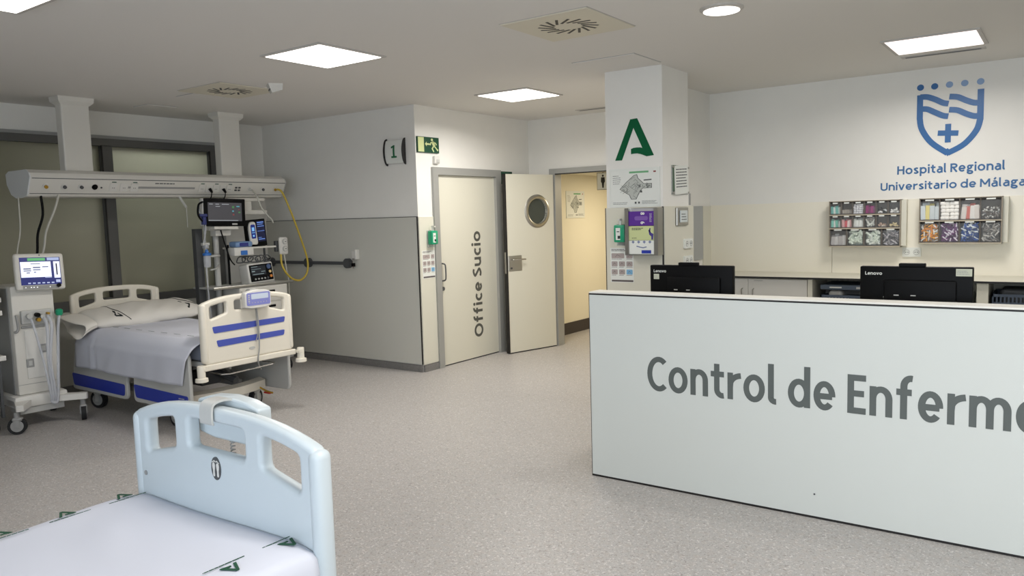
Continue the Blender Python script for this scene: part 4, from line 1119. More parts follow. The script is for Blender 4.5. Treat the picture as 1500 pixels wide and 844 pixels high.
def bed(label, loc, rz, hw, L, zc, za, zb, mz, plastic, near=False):
    """local: +x runs from the head to the foot, y across; origin on the floor at the middle of the footboard"""
    t = thing('hospital_bed', label, 'bed', loc, rz)
    TB = lambda x: Matrix(((0, 0, 1, x), (1, 0, 0, 0), (0, 1, 0, 0), (0, 0, 0, 1)))
    fb = plate(board(hw, zb, zc, za), .048, .016, TB(0), 4).build('footboard', plastic, t, local=True, smooth=50)
    for s_ in (-1, 1):
        MB().rbox(-.030, .030, s_ * (hw - .024) - .026, s_ * (hw - .024) + .026, zb + .01, zc + .004, .024, 4).build('corner_post', plastic, fb, local=True, smooth=50)
    for z, a, b in ((.80, -.33, .34), (.69, -.30, .33)):
        zz = zc - (1.0 - z)
        q = MB(); q.prism(rpoly([(a * hw / .43, zz - .032), (b * hw / .43, zz - .022), (b * hw / .43 + .01, zz + .022), (a * hw / .43 - .012, zz + .020)], .012, 3), lambda u, v, d: Vector((.024 + d, u, v)), -.002, .0035)
        q.build('blue_stripe', M_stripe, fb, local=True)
    q = MB(); q.prism([(.028 * cos(k * pi / 10) + .01, zb + .075 + .012 * sin(k * pi / 10)) for k in range(20)], lambda u, v, d: Vector((.024 + d, u, v)), -.002, .003); q.build('badge', M_lgrey, fb, local=True)
    # inner face icon: two footprints in a grey oval
    q = MB(); q.prism([(.024 * cos(k * pi / 14), zc - .118 + .036 * sin(k * pi / 14)) for k in range(28)], lambda u, v, d: Vector((-.024 - d, -u, v)), -.002, .002); ic = q.build('foot_icon', M_dgrey, fb, local=True)
    q = MB()
    for s_ in (-1, 1):
        F_ = lambda u, v, d: Vector((-.026 - d, -(s_ * .0095 + s_ * u), zc - .118 + v))
        q.prism([tuple(p) for p in spline([(-.004, -.022), (.001, -.026), (.005, -.021), (.004, -.008), (.0075, .006), (.005, .016), (-.001, .018), (-.006, .012), (-.005, .0), (-.003, -.010)], 3, True)], F_, -.001, .001)
        for j in range(5): q.prism([(-.006 + j * .0033 + (.0023 - j * .0002) * cos(k * pi / 4), .0235 - abs(j - 1) * .0017 + (.0023 - j * .0002) * sin(k * pi / 4)) for k in range(8)], F_, -.001, .001)
    q.build('footprints', M_white, ic, local=True)
    MB().cyl((-.02, hw * .86, zc - .20), (-.027, hw * .86, zc - .20), .008, 12).build('screw', M_grey, fb, local=True)
    hb = plate(board(hw, zb + .05, zc, za), .034, .012, TB(-L), 3).build('headboard', plastic, t, local=True, smooth=50)
    for s_ in (-1, 1): MB().rbox(-L - .026, -L + .026, s_ * (hw - .022) - .024, s_ * (hw - .022) + .024, zb + .06, zc + .004, .02, 3).build('corner_post', plastic, hb, local=True, smooth=50)
    # end beam and bumpers at the foot
    MB().rbox(-.03, .035, -hw - .01, hw + .01, zb - .045, zb + .002, .008).build('end_beam', plastic, t, local=True)
    for s_ in (-1, 1):
        q = MB(); T0 = Matrix.Translation((.05, s_ * (hw + .045), 0))
        q.lathe([(.028, zb + .01), (.03, zb + .005), (.03, zb - .08), (.046, zb - .085), (.048, zb - .11), (.04, zb - .115)], T0, 20)
        q.box(-.03, .03, -.04, .0, zb - .03, zb - .01, T0) if s_ > 0 else q.box(-.03, .03, 0, .04, zb - .03, zb - .01, T0)
        q.build('bumper', plastic, t, local=True, smooth=35)
    # deck, mattress
    MB().rbox(-L + .04, -.05, -hw + .04, hw - .04, zb - .03, mz - .16, .01).build('deck', M_lgrey, t, local=True)
    MB().rbox(-L + .05, -.045, -hw + .03, hw - .03, mz - .155, mz - .008, .03, 3).build('mattress', M_matt, t, local=True, smooth=50)
    # under frame
    for s_ in (-1, 1): MB().rbox(-L + .15, -.35, s_ * .30 - .03, s_ * .30 + .03, .19, .25, .008).build('chassis_bar', M_grey, t, local=True)
    def arcbeam(x, sgn):
        m = MB(); n = 12
        def P_(u, z, o): yy = -hw + .02 + (2 * hw - .04) * u; return Vector((x + sgn * (.09 * (1 - (2 * u - 1) ** 2)) + o, yy, z))
        vs = [P_(k / n, z, o) for z, o in ((.18, -.05), (.18, .03), (.25, .03), (.265, -.05)) for k in range(n + 1)]
        fs = [(j * (n + 1) + k, j * (n + 1) + k + 1, ((j + 1) % 4) * (n + 1) + k + 1, ((j + 1) % 4) * (n + 1) + k) for j in range(4) for k in range(n)]
        fs += [tuple(j * (n + 1) for j in range(4)), tuple(j * (n + 1) + n for j in range(3, -1, -1))]
        m.add(vs, fs); m.build('end_cover', plastic if not near else M_lgrey, t, local=True, smooth=30)
    arcbeam(-.40, 1); arcbeam(-L + .22, -1)
    for (x, s_) in ((-.9, 1), (-.9, -1), (-1.45, 1), (-1.45, -1)):
        q = MB(); q.rbox(-.33, .33, -.02, .02, -.03, .03, .006, 1, Matrix.Translation((x + .1, s_ * .24, .37)) @ Matrix.Rotation(radians(24 if x > -1 else -24), 4, 'Y'))
        q.build('lift_arm', M_grey, t, local=True)
    q = MB().rbox(-L + .3, -.4, -.26, .26, zb - .1, zb - .032, .01); q.cyl((-.75, 0, zb - .12), (-.35, .1, .3), .03, 12); q.rbox(-.9, -.55, -.1, .1, .26, .38, .02); q.build('actuator', M_dgrey, t, local=True)
    MB().tube([(-.18, -.25, zb - .10), (-.02, -.25, zb - .10), (.02, -.2, zb - .10), (.02, .2, zb - .09), (-.02, .25, zb - .09), (-.18, .25, zb - .09)], .006, smooth=False).build('wire_rack', M_chrome, t, local=True)
    for (x, s_) in ((-.48, 1), (-.48, -1), (-L + .3, 1), (-L + .3, -1)):
        caster(t, Matrix.Translation((x, s_ * (hw - .05), 0)) @ Matrix.Rotation(radians(20 if x < -1 else -70 * (s_ > 0)), 4, 'Z'), .078)
    q = MB().rbox(-.33, -.22, -hw + .02, -hw + .06, .12, .14, .004); q.build('brake_pedal', M_red, t, local=True)
    q = MB().tube([(-.38, hw - .12, .22), (-.30, hw - .08, .17), (-.22, hw - .06, .15)], .008); q.build('brake_lever', M_gold, t, local=True)
    MB().rbox(-.32, -.24, hw - .08, hw - .04, .14, .155, .004).build('brake_pedal', M_red, t, local=True)
    return t


def rail(t, side, hw, x0, x1, z0, z1, foot, inset=True):
    y = side * (hw - .005)
    T = Matrix(((1, 0, 0, 0), (0, 0, -1, y + side * 0.0), (0, 1, 0, 0), (0, 0, 0, 1)))
    if foot: pts = [(x0, z0 + .0), (x1, z0 - .0), (x1 + .0, z1), (x1 - .16, z1), (x0 + .03, z1 - .16)]
    else: pts = [(x0, z0), (x1, z0), (x1, z1 - .16), (x1 - .12, z1), (x0 + .1, z1)]
    o = plate([rpoly(pts, .06, 5)], .03, .010, T, 2).build('side_rail', M_lgrey, t, local=True, smooth=50)
    if inset:
        q = MB(); q.prism(rpoly([(x0 + .045, z0 + .04), (x1 - .045, z0 + .03), (x1 - .03, z0 + .13), (x0 + .02, z0 + .15)], .025, 3), lambda u, v, d: Vector((u, y + side * (.014 + d), v)), 0, .004)
        q.build('blue_inset', M_blue, o, local=True)
        if foot:
            q = MB(); bars(q, x1 - .16, x1 - .08, z0 + .10, 3, .018, .008, lambda u, v, d: Vector((u, y + side * (.018 + d), v)), random.Random(4)); q.build('inset_print', M_lgrey, o, local=True)
    return o


def pad(loc, rz, w_, h_, label, face, coil=True, big=False):
    """control pad hooked over a bed board; local -x towards the board, +x outwards, y across; origin at the board's top middle"""
    t = thing('bed_control_pad', label, 'remote control', loc, rz, 'control pads hooked over the footboards')
    T = Matrix(((0, 0, 1, 0), (1, 0, 0, 0), (0, 1, 0, 0), (0, 0, 0, 1)))
    body = [(-w_ / 2, -h_ * .88), (-w_ * .25, -h_ * .97), (w_ * .25, -h_ * .97), (w_ / 2, -h_ * .88), (w_ / 2, -.006), (w_ * .3, .010), (0, .017), (-w_ * .3, .010), (-w_ / 2, -.006)]
    b = plate([rpoly(body, .008, 3)], .052, .008, Matrix.Translation((.062, 0, .006)) @ T, 2).build('casing', M_white if not big else M_bedb, t, local=True, smooth=50)
    q = MB(); q.prism(rr(-w_ / 2 + .012, w_ / 2 - .012, -h_ * .78, -.006, .012, 3), lambda u, v, d: Vector((.0885 + d, u, v + .006)), 0, .002); f_ = q.build('keypad', M_padf, b, local=True)
    q = MB(); q.prism(rr(-w_ * .28, w_ * .38, -h_ * .42, -.016, .006, 2), lambda u, v, d: Vector((.0905 + d, u, v + .006)), 0, .001); q.build('display', M_lcd, f_, local=True)
    q = MB(); rng = random.Random(6)
    for k in range(7): q.prism([(-w_ * .36 + k * w_ * .11 + .004 * cos(a * pi / 4), -h_ * .62 + .004 * sin(a * pi / 4)) for a in range(8)], lambda u, v, d: Vector((.0905 + d, u, v + .006)), 0, .0015)
    for k in range(4): q.prism(rr(-w_ * .40, -w_ * .34, -.03 - k * .016, -.02 - k * .016, .002, 2), lambda u, v, d: Vector((.0905 + d, u, v + .006)), 0, .0015)
    q.build('key', M_red if False else M_lgrey, f_, local=True)
    # hook strap over the board
    hk = MB(); pts = [(.050, .006), (.034, .018), (.0, .021), (-.024, .015), (-.033, -.002), (-.034, -.040), (-.028, -.046)]
    vs = []; 
    P2 = spline([Vector((a, b_, 0)) for a, b_ in pts], 4)
    hk.ribbon([(p.x, p.y) for p in P2], .007, lambda u, v, d: Vector((u, d, v)), -.032 if not big else -.03, .032 if not big else .03)
    hk.build('hook', M_lgrey, t, local=True, smooth=40)
    if coil:
        pts = []
        n = 60
        for k in range(n): a = k * 1.3; pts.append((.05 + .007 * cos(a), .0 + .007 * sin(a), -h_ * .9 - .14 * k / n))
        q = MB().tube(pts, .0022, 5, smooth=False); q.tube([(.05, 0, -h_ * .9 - .14), (.05, .0, -h_ * .9 - .22), (.05, -.02, -h_ - .26)], .004)
        q.build('coiled_cable', M_grey, t, local=True)
    return t


# ---- far bed: head at the window wall
FX, FY = -5.38, 3.825
bed1 = bed('far hospital bed with warm-lit cream boards and blue side panels by the window wall', (FX, FY, 0), 0, .425, 2.03, 1.015, 1.068, .545, .72, M_bedc)
for s_ in (-1, 1):
    rail(bed1, s_, .47, -1.99, -1.03, .17, .60, False, True)
    rail(bed1, s_, .47, -.94, -.10, .17, .64, True, True)
pad((FX, FY + .05, 1.070), 0, .245, .138, 'lilac control pad hooked over the far bed footboard', M_padf)
q = MB(); q.tube([(FX + .05, FY + .05, .96), (FX + .055, FY + .06, .80), (FX + .055, FY + .055, .62), (FX + .05, FY + .04, .52), (FX - .02, FY + .1, .45), (FX - .2, FY + .25, .38)], .006)
q.build('pad_cable', M_grey, label='grey cable running down the far bed footboard from its control pad', category='cable')

# far bed sheet: draped over the near side
rng = random.Random(21)
def sheet1(u, v):
    # v: 0 far edge .. 1 lower hem on the near side
    yn = 3.825 - .40; yf = 3.825 + .40
    s_ = v * 1.25; d = max(0, (s_ - .80) / .45)
    x = -7.19 + (1.785 - .16 * d) * u
    hemz = .392 - .012 * u + .004 * sin(u * 9)
    top = .737 + .003 * sin(x * 7 + v * 5) + .010 * max(0, 1 - u * 5)
    if s_ < .80: return Vector((x, yf - s_, top + .002 * sin(s_ * 16 + x * 9) - (.012 if s_ < .03 else 0)))
    a = min(1, d * 4)
    fold = .010 * math.exp(-((x + 6.90 + .03 * d) / .022) ** 2) * d - .012 * math.exp(-((x + 6.86) / .02) ** 2) * d + .006 * sin(x * 9 + d * 4) * d + .004 * sin(x * 23 + 3 * d) * d
    y = yn - .045 * sin(a * pi / 2) - .065 * min(1, d * 2.2) - fold
    z = top - (top - hemz) * (d ** 1.15)
    if u > .9: z -= .02 * (u - .9) * 10 * (1 - d); y += .02 * (u - .9) * 10 * d
    return Vector((x, y, z))
sh = MB().grid(70, 56, sheet1); sh2 = MB()
sheet = thing('bed_sheet', 'white sheet hanging down the near side of the far bed', 'bed sheet', (-6.3, 3.8, .73))
sobj = sh.build('cloth', M_sheet, sheet, smooth=80, recalc=False)
md = sobj.modifiers.new('thick', 'SOLIDIFY'); md.thickness = .004
q = MB(); F = lambda u, v, d: Vector((u, v, .752 + d))
for k in range(9): q.ribbon([(-7.0 + k * .19, 3.47), (-6.91 + k * .19, 3.47)], .006, F, 0, .001)
q.build('hem_print', M_pgreen, sheet)
# pillow
pil = thing('pillow', 'white pillow in an open pillowcase printed with dark emblems on the far bed', 'pillow', (-7.08, 3.84, .73))
pw = MB()
def pil_fn(u, v):
    a = u * 2 - 1; b = v * 2 * pi
    yy = 3.87 + .49 * a
    e = max(0, 1 - abs(a) ** 3.6) ** .5
    hx2 = .205 * (.80 + .20 * e); hz2 = .014 + .060 * e
    c_, s_ = cos(b), sin(b)
    dx = hx2 * math.copysign(abs(c_) ** .6, c_)
    z = .822 + hz2 * math.copysign(abs(s_) ** .9, s_) + .006 * sin(yy * 13 + b) * e + .004 * sin(yy * 31 + dx * 30) * e
    return Vector((-7.03 + .06 * a + dx, yy, z - .22 * dx + .015 * a))
pw.grid(56, 44, pil_fn); pw.build('cushion', M_pil, pil, smooth=80)
def flap(u, v):
    a = v * 2 * pi; c_, s_ = cos(a), sin(a); g = 1 + .16 * u
    y = 3.40 - .15 * u + .035 * u * sin(a * 2 + .5)
    dx = .165 * g * math.copysign(abs(c_) ** .6, c_)
    z = .800 + (.034 + .030 * u) * math.copysign(abs(s_) ** .9, s_) - .045 * u * u + .012 * sin(a * 3) * u - .2 * dx
    return Vector((-7.09 + dx, y, z))
fo = MB().grid(8, 36, flap).build('case_opening', M_pil, pil, smooth=80, recalc=False)
md = fo.modifiers.new('thick', 'SOLIDIFY'); md.thickness = .004
q = MB()
for uc, vc, rot in ((.20, .155, radians(62)), (.86, .17, radians(20))):
    def FPil(u, v, d, uc=uc, vc=vc, rot=rot):
        a = u * cos(rot) - v * sin(rot); b = u * sin(rot) + v * cos(rot)
        p = pil_fn(uc + a / .98, vc - b / .50); return p + Vector((.4, 0, .9)) * (d + .0015)
    st = [(-.075, -.045), (.075, -.045)]
    a_logo(q, -.035, -.03, .066, .058, FPil, .002)
    q.ribbon([(-.09 + k * .02, -.05) for k in range(10)], .006, FPil, 0, .002)
q.build('emblem_print', mat('pillow_print', rgb(28, 34, 34), .9), pil)

# ---- near bed
BX, BY = -2.092, 1.37
bed2 = bed('near hospital bed with a daylight-tinted blue-grey footboard, cut off by the lower left edge', (BX, BY, 0), radians(90), (.47), 2.1, 1.0, 1.068, .52, .70, M_bedb, True)
pad((BX - .02, BY, 1.066), radians(90), .31, .128, 'pale casing of a control pad hooked behind the near bed footboard', M_padf, True, True)
sheet = thing('bed_sheet', 'white printed sheet stretched over the near bed mattress', 'bed sheet', (BX, .3, .72))
def sheet2(u, v):
    # u across 0..1 (left to right), v along from foot to head
    y = BY - .028 - 2.0 * v
    s_ = (u - .5) * 1.50; hw2 = .425; r = .03
    ztop = .735 + .004 * sin(y * 9 + s_ * 7) - .012 * math.exp(-((y - BY) / .06) ** 2)
    if abs(s_) < hw2: x = s_; z = ztop - .020 * max(0, (abs(s_) - .36) / .065) ** 2 * .4
    else:
        d = abs(s_) - hw2; a = min(pi / 2, d / .045)
        sg = 1 if s_ > 0 else -1
        x = sg * (hw2 + .028 * sin(a) + .006 * sin(y * 16) * min(1, d * 4)); z = ztop - .008 - .030 * (1 - cos(a)) - max(0, d - .05) 
    return Vector((BX + x, y, z))
sobj = MB().grid(64, 80, sheet2).build('cloth', M_sheet, sheet, smooth=80, recalc=False)
md = sobj.modifiers.new('thick', 'SOLIDIFY'); md.thickness = .004
q = MB(); zt = .7415; rng2 = random.Random(9)
for k in range(9):
    yc = 1.265 - k * .18
    F = lambda u, v, d: Vector((BX - .395 - v, yc + u, zt + d))
    a_logo(q, -.026, .0, .052, .046, F, .0016); bars(q, -.06, .062, -.015, 1, .01, .0032, F, rng2, d=.0012, ragged=0)
    F = lambda u, v, d: Vector((BX + .345 + v, yc + .052 - u, zt + d))
    a_logo(q, -.026, .0, .052, .046, F, .0016); bars(q, -.06, .062, -.015, 1, .01, .0032, F, rng2, d=.0012, ragged=0)
q.build('emblem_print', M_pgreen, sheet)

# ================================================================== MEDICAL PENDANT BEAM
y0, y1 = 3.06, 5.73
t = thing('pendant_beam', 'long white medical supply beam hung from the ceiling above the far bed', 'medical beam', (-7.43, 4.4, 1.9))
prof = [(-7.66, 2.11), (-7.60, 2.135), (-7.27, 2.135), (-7.215, 2.105), (-7.20, 2.07), (-7.275, 1.925), (-7.30, 1.905), (-7.40, 1.895), (-7.49, 1.897), (-7.58, 1.93), (-7.65, 2.02)]
FB = lambda u, v, d: Vector((u, d, v))
MB().prism(prof, FB, y0 + .012, y1 - .012).build('body', M_offw, t, smooth=25)
MB().prism(prof, FB, y0, y0 + .012).build('end_cap', mat('end_cap_grey', rgb(214, 216, 216), .45), t); MB().prism(prof, FB, y1 - .012, y1).build('end_cap', M_lgrey, t)
# front face runs from (-7.20,2.07) to (-7.275,1.925)
nx = Vector((.145, 0, -.075)).normalized(); vx = Vector((.075, 0, .145)).normalized(); o0 = Vector((-7.275, 0, 1.925))
def FP(u, v, d): p = o0 + vx * v + nx * d; return Vector((p.x, u, p.z))
q = MB(); q.prism([(y0 + .02, .148), (y1 - .01, .148), (y1 - .01, .154), (y0 + .02, .154)], FP, 0, .002); q.prism([(y0 + .02, .004), (y1 - .01, .004), (y1 - .01, .009), (y0 + .02, .009)], FP, 0, .002); q.build('seam', M_dgrey, t)
q = MB(); q.prism([(3.90, .065), (4.62, .065), (4.62, .085), (3.90, .085)], FP, 0, .002); q.build('label_strip', M_grey, t)
q = MB(); bars(q, 4.19, 4.40, .115, 1, .01, .010, FP, random.Random(1)); q.build('maker_print', M_dgrey, t)
for yy, m in ((3.20, M_gold), (3.355, M_dgrey), (3.50, M_dgrey), (3.62, M_blackp), (5.27, M_lgrey), (5.44, M_dgrey), (5.60, M_gold)):
    o = MB(); ra = .028 if m is not M_blackp else .026
    o.cyl(FP(yy, .075, 0), FP(yy, .075, .006), ra, 20); oo = o.build('gas_outlet', M_white if m is not M_blackp else m, t)
    MB().cyl(FP(yy, .075, .006), FP(yy, .075, .020), .015, 14).build('valve', m, oo)
for yy in (3.68,): MB().cyl(FP(yy, .07, 0), FP(yy, .07, .006), .008, 10).build('bell_point', M_dgrey, t)
for yy in (3.79, 3.89, 3.99, 4.70, 4.78, 4.86, 4.94, 5.02):
    o = MB(); o.prism(rr(yy - .036, yy + .036, .035, .115, .006, 2), FP, 0, .005); oo = o.build('socket_plate', M_white, t)
    o = MB()
    for dx in (-.008, .008): o.prism([(yy + dx + .004 * cos(a * pi / 4), .07 + .004 * sin(a * pi / 4)) for a in range(8)], FP, .005, .0062)
    o.build('pin_hole', M_dgrey, oo)
    if yy in (3.79, 3.99, 4.70, 4.86, 5.02): MB().prism([(yy - .02, .122), (yy + .02, .122), (yy + .02, .130), (yy - .02, .130)], FP, 0, .003).build('name_strip', mat('strip_green', rgb(50, 90, 76), .6), oo)
o = MB()
for a in (5.10, 5.14):
    for b in (.05, .08): o.prism(rr(a - .014, a + .014, b, b + .018, .003, 2), FP, 0, .004)
o.build('data_port', M_dgrey, t)
for yy in (3.53, 5.112):
    q = MB().rbox(-7.41, -7.30, yy - .125, yy + .125, 2.13, Z - .06, .012, 2); q.build('drop_column', M_offw, t)
    q = MB(); vs = [Vector((x_, y_, z_)) for e, z_ in ((.0, Z - .07), (.028, Z - .04), (.032, Z)) for x_, y_ in ((-7.41 - e, yy - .125 - e), (-7.30 + e, yy - .125 - e), (-7.30 + e, yy + .125 + e), (-7.41 - e, yy + .125 + e))]
    q.add(vs, [(j * 4 + k, j * 4 + (k + 1) % 4, (j + 1) * 4 + (k + 1) % 4, (j + 1) * 4 + k) for j in range(2) for k in range(4)] + [(3, 2, 1, 0), (8, 9, 10, 11)]); q.build('ceiling_flange', M_offw, t)
MB().rbox(-7.32, -7.27, 5.02, 5.48, 1.862, 1.895, .006).rbox(-7.30, -7.26, 5.15, 5.30, 1.76, 1.862, .006).rbox(-7.30, -7.26, 4.98, 5.50, 1.715, 1.765, .008).build('equipment_rail', M_offw, t)
# plugs
for i, yy in enumerate((4.79, 4.95)):
    pg_ = thing('power_plug', ('black plug in the beam socket over the monitor, nearer the window post' if i == 0 else 'black plug in the beam socket over the monitor, nearer the yellow hose'), 'plug', (-7.2, yy, 1.99), 0, 'black plugs in the beam sockets')
    MB().cyl(FP(yy, .07, .006), FP(yy, .055, .05), .016, 12, .011).build('plug_body', M_blackp, pg_)
    MB().tube([FP(yy, .055, .045), FP(yy - .012, .01, .07), FP(yy - .03, -.05, .05), FP(yy - .04, -.14, .0)], .005).build('plug_cable', M_blackp, pg_)

# hoses
q = MB().tube([(-7.20, 5.60, 1.99), (-7.15, 5.63, 1.95), (-7.1, 5.70, 1.72), (-7.08, 5.80, 1.42), (-7.08, 5.87, 1.2), (-7.08, 5.86, 1.05), (-7.08, 5.77, .97), (-7.08, 5.66, .985), (-7.08, 5.57, 1.06), (-7.10, 5.53, 1.16), (-7.12, 5.54, 1.27)], .011, 8)
q.build('yellow_hose', M_yellow, smooth=60, label='long yellow gas hose looping from the supply beam', category='hose')
q = MB().tube([(-7.20, 5.27, 1.98), (-7.12, 5.275, 1.9), (-7.1, 5.30, 1.80), (-7.1, 5.38, 1.70), (-7.12, 5.44, 1.66), (-7.12, 5.46, 1.62)], .009)
q.build('white_hose', M_cable, smooth=60, label='thin white hose dropping from the beam above the blue-lit screen', category='hose')
for pts, r_, m, nm, lb in ((((-7.35, 3.02, 1.90), (-7.33, 3.01, 1.7), (-7.33, 3.0, 1.58), (-7.28, 2.95, 1.45), (-7.2, 2.9, 1.3)), .006, M_cable, 'power_cable', 'thin pale cable hanging from the beam end down behind the ventilator'),
                           (((-7.3, 3.18, 1.92), (-7.29, 3.18, 1.75), (-7.3, 3.13, 1.58), (-7.28, 3.10, 1.40), (-7.22, 3.0, 1.2)), .011, M_blackp, 'air_hose', 'black hose hanging from the beam down behind the ventilator screen'),
                           (((-7.28, 3.32, 1.92), (-7.28, 3.28, 1.8), (-7.3, 3.2, 1.6), (-7.28, 3.15, 1.42), (-7.22, 3.0, 1.15)), .010, M_cable, 'oxygen_hose', 'thick white hose hanging from the beam down behind the ventilator screen')):
    MB().tube(pts, r_).build(nm, m, smooth=60, label=lb, category='hose')
q = MB().tube([(-7.3, 4.48, 1.91), (-7.28, 4.50, 1.86), (-7.25, 4.52, 1.8)], .012); q.tube([(-7.25, 4.52, 1.8), (-7.25, 4.52, 1.6)], .004); q.build('light_pull', M_lgrey, label='short clear tube hanging under the beam left of the patient monitor', category='tube')

# ================================================================== EQUIPMENT TROLLEY behind the far bed
t = thing('equipment_trolley', 'grey wheeled equipment trolley with poles, shelves and a cream drawer unit', 'trolley', (-7.25, 5.1, 0))
MB().box(-7.40, -7.34, 4.655, 4.735, .17, 1.58).build('rear_channel', M_dgrey, t)
for yy, m, r_ in ((4.735, M_lgrey, .010), (4.86, M_lgrey, .03), (5.0, M_blackp, .012), (5.46, M_dgrey, .012)):
    MB().cyl((-7.3, yy, .12), (-7.3, yy, 1.62 if yy < 4.9 else 1.40), r_, 14).build('pole', m, t, smooth=40)
sh_ = MB().rbox(-7.45, -7.05, 4.66, 5.60, .955, .975, .006).build('shelf', M_lgrey, t)
MB().rbox(-7.045, -7.025, 4.62, 5.62, .955, .985, .008).build('front_rail', M_steel, sh_)
MB().rbox(-7.4, -7.10, 5.0, 5.47, 1.352, 1.372, .006).build('shelf', M_offw, t)
du = MB().rbox(-7.42, -7.04, 4.93, 5.54, .32, .953, .01).build('drawer_unit', M_offw, t)
for z0, z1 in ((.78, .92), (.60, .76), (.36, .58)):
    d_ = MB().rbox(-7.04, -7.025, 4.95, 5.52, z0, z1, .006).build('drawer', M_offw, du) if False else MB().rbox(-7.04, -7.025, 4.95, 5.52, z0, z1, .006).build('drawer', M_offw, t)
    MB().rbox(-7.026, -7.016, 5.14, 5.36, z1 - .045, z1 - .02, .005).build('drawer_grip', M_blackp, d_)
MB().box(-7.45, -7.38, 4.72, 4.9, .2, .95).build('rear_channel', M_grey, t)
MB().rbox(-7.5, -7.0, 4.7, 5.55, .13, .17, .01).build('base', M_grey, t)
for a in (-7.45, -7.05):
    for b in (4.75, 5.5):
        q = MB().cyl((a, b - .02, .055), (a, b + .02, .055), .055, 20); q.box(a - .02, a + .02, b - .028, b + .028, .09, .13); q.build('caster', M_rub, t)
MB().rbox(-7.34, -7.22, 4.74, 5.02, 1.56, 1.60, .006).rbox(-7.30, -7.2, 4.80, 4.98, 1.50, 1.56, .005).build('mount_plate', M_offw, t)
MB().tube([(-7.28, 4.87, 1.29), (-7.15, 4.78, 1.30), (-7.12, 4.66, 1.30)], .012).tube([(-7.28, 4.87, 1.2), (-7.15, 4.75, 1.17), (-7.12, 4.66, 1.16)], .009).build('side_arm', M_lgrey, t, smooth=60)
MB().tube([(-7.2, 4.86, 1.56), (-7.15, 4.87, 1.40), (-7.15, 4.92, 1.25), (-7.2, 5.0, 1.19)], .007).tube([(-7.12, 4.62, 1.85), (-7.1, 4.56, 1.82), (-7.1, 4.55, 1.72), (-7.12, 4.61, 1.65)], .010).build('cable', M_blackp, t, smooth=60)

# patient monitor
t = thing('patient_monitor', 'wide black-framed patient monitor with green and red readings under the beam', 'monitor', (-7.1, 4.88, 1.60))
TM = Matrix.Translation((-7.13, 4.865, 1.742)) @ Matrix.Rotation(radians(-4), 4, 'Z') @ Matrix.Rotation(radians(-1.5), 4, 'X')
sh_ = MB().rbox(-.07, -.004, -.235, .235, -.14, .14, .012, 2, TM).build('housing', M_white, t, smooth=40)
MB().rbox(-.004, .012, -.225, .238, -.142, .142, .008, 2, TM).build('bezel', M_blackp, t, smooth=40)
F = lambda u, v, d: TM @ Vector((.012 + d, u, v))
q = MB(); q.prism([(-.185, -.09), (.195, -.09), (.195, .10), (-.185, .10)], F, 0, .001); so = q.build('screen', screen('mon_grey', rgb(84, 84, 92), .35), t)
def pix(pr_, lst, parent, nm, m, F=F):
    q = MB()
    for a, b, c_, d_ in lst: q.prism([(a, c_), (b, c_), (b, d_), (a, d_)], F, .001, .0018)
    return q.build(nm, m, parent)
pix(0, [(.085, .108, .045, .066), (.155, .178, -.006, .008)], so, 'green_reading', screen('e_green', rgb(80, 160, 90), .45))
pix(0, [(.085, .103, .008, .02), (.135, .17, .058, .068)], so, 'cyan_reading', screen('e_cyan', rgb(90, 180, 200), .6))
pix(0, [(.09, .108, -.03, -.014), (.155, .17, .026, .036)], so, 'red_reading', screen('e_red', rgb(170, 70, 80), .4))
pix(0, [(-.17, -.13, .080, .086), (-.10, -.06, .080, .086), (-.03, .05, .080, .086), (-.10, -.05, .058, .063), (-.18, .15, -.086, -.080)], so, 'screen_text', screen('e_white', rgb(200, 205, 210), .5))
MB().box(.012, .014, .08, .14, -.128, -.112, TM).build('sticker', M_lgrey, t)
MB().rbox(-.06, .03, -.13, .14, -.175, -.145, .006, 2, TM).build('cradle', M_offw, t)

# blue-lit device
t = thing('handheld_monitor', 'upright black device with blue readings and a white handset on the upper trolley shelf', 'medical device', (-7.13, 5.25, 1.372))
TM2 = Matrix.Translation((-7.15, 5.25, 1.522)) @ Matrix.Rotation(radians(4), 4, 'X')
MB().rbox(-.03, .012, -.125, .125, -.15, .14, .006, 2, TM2).build('casing', M_blackp, t)
F = lambda u, v, d: TM2 @ Vector((.012 + d, u, v))
q = MB(); q.prism([(.01, -.10), (.11, -.10), (.11, .12), (.01, .12)], F, 0, .001); so = q.build('screen', screen('navy', rgb(14, 20, 60), .6), t)
pix(0, [(.02, .10, .10, .11), (.02, .09, .082, .088), (.015, .105, .01, .014), (.02, .10, -.08, -.072), (.02, .06, -.06, -.055), (.02, .105, .06, .066)], so, 'blue_reading', screen('e_blue', rgb(110, 150, 230), .8), F)
q = plate([rpoly([(-.105, -.12), (-.01, -.13), (-.02, .12), (-.09, .12), (-.11, .05)], .03, 4)], .03, .008, TM2 @ Matrix(((0, 0, 1, .028), (1, 0, 0, 0), (0, 1, 0, 0), (0, 0, 0, 1))), 2); q.build('handset', M_white, t, smooth=50)
F = lambda u, v, d: TM2 @ Vector((.043 + d, u, v))
q = MB(); q.prism(rr(-.088, -.032, -.06, .09, .012, 3), F, 0, .001); so = q.build('handset_screen', screen('navy2', rgb(20, 40, 120), .7), t)
pix(0, [(-.075, -.045, .02, .06), (-.07, -.05, -.04, -.02), (-.078, -.04, 0, .006)], so, 'handset_reading', screen('e_cy2', rgb(130, 190, 240), .8), F)

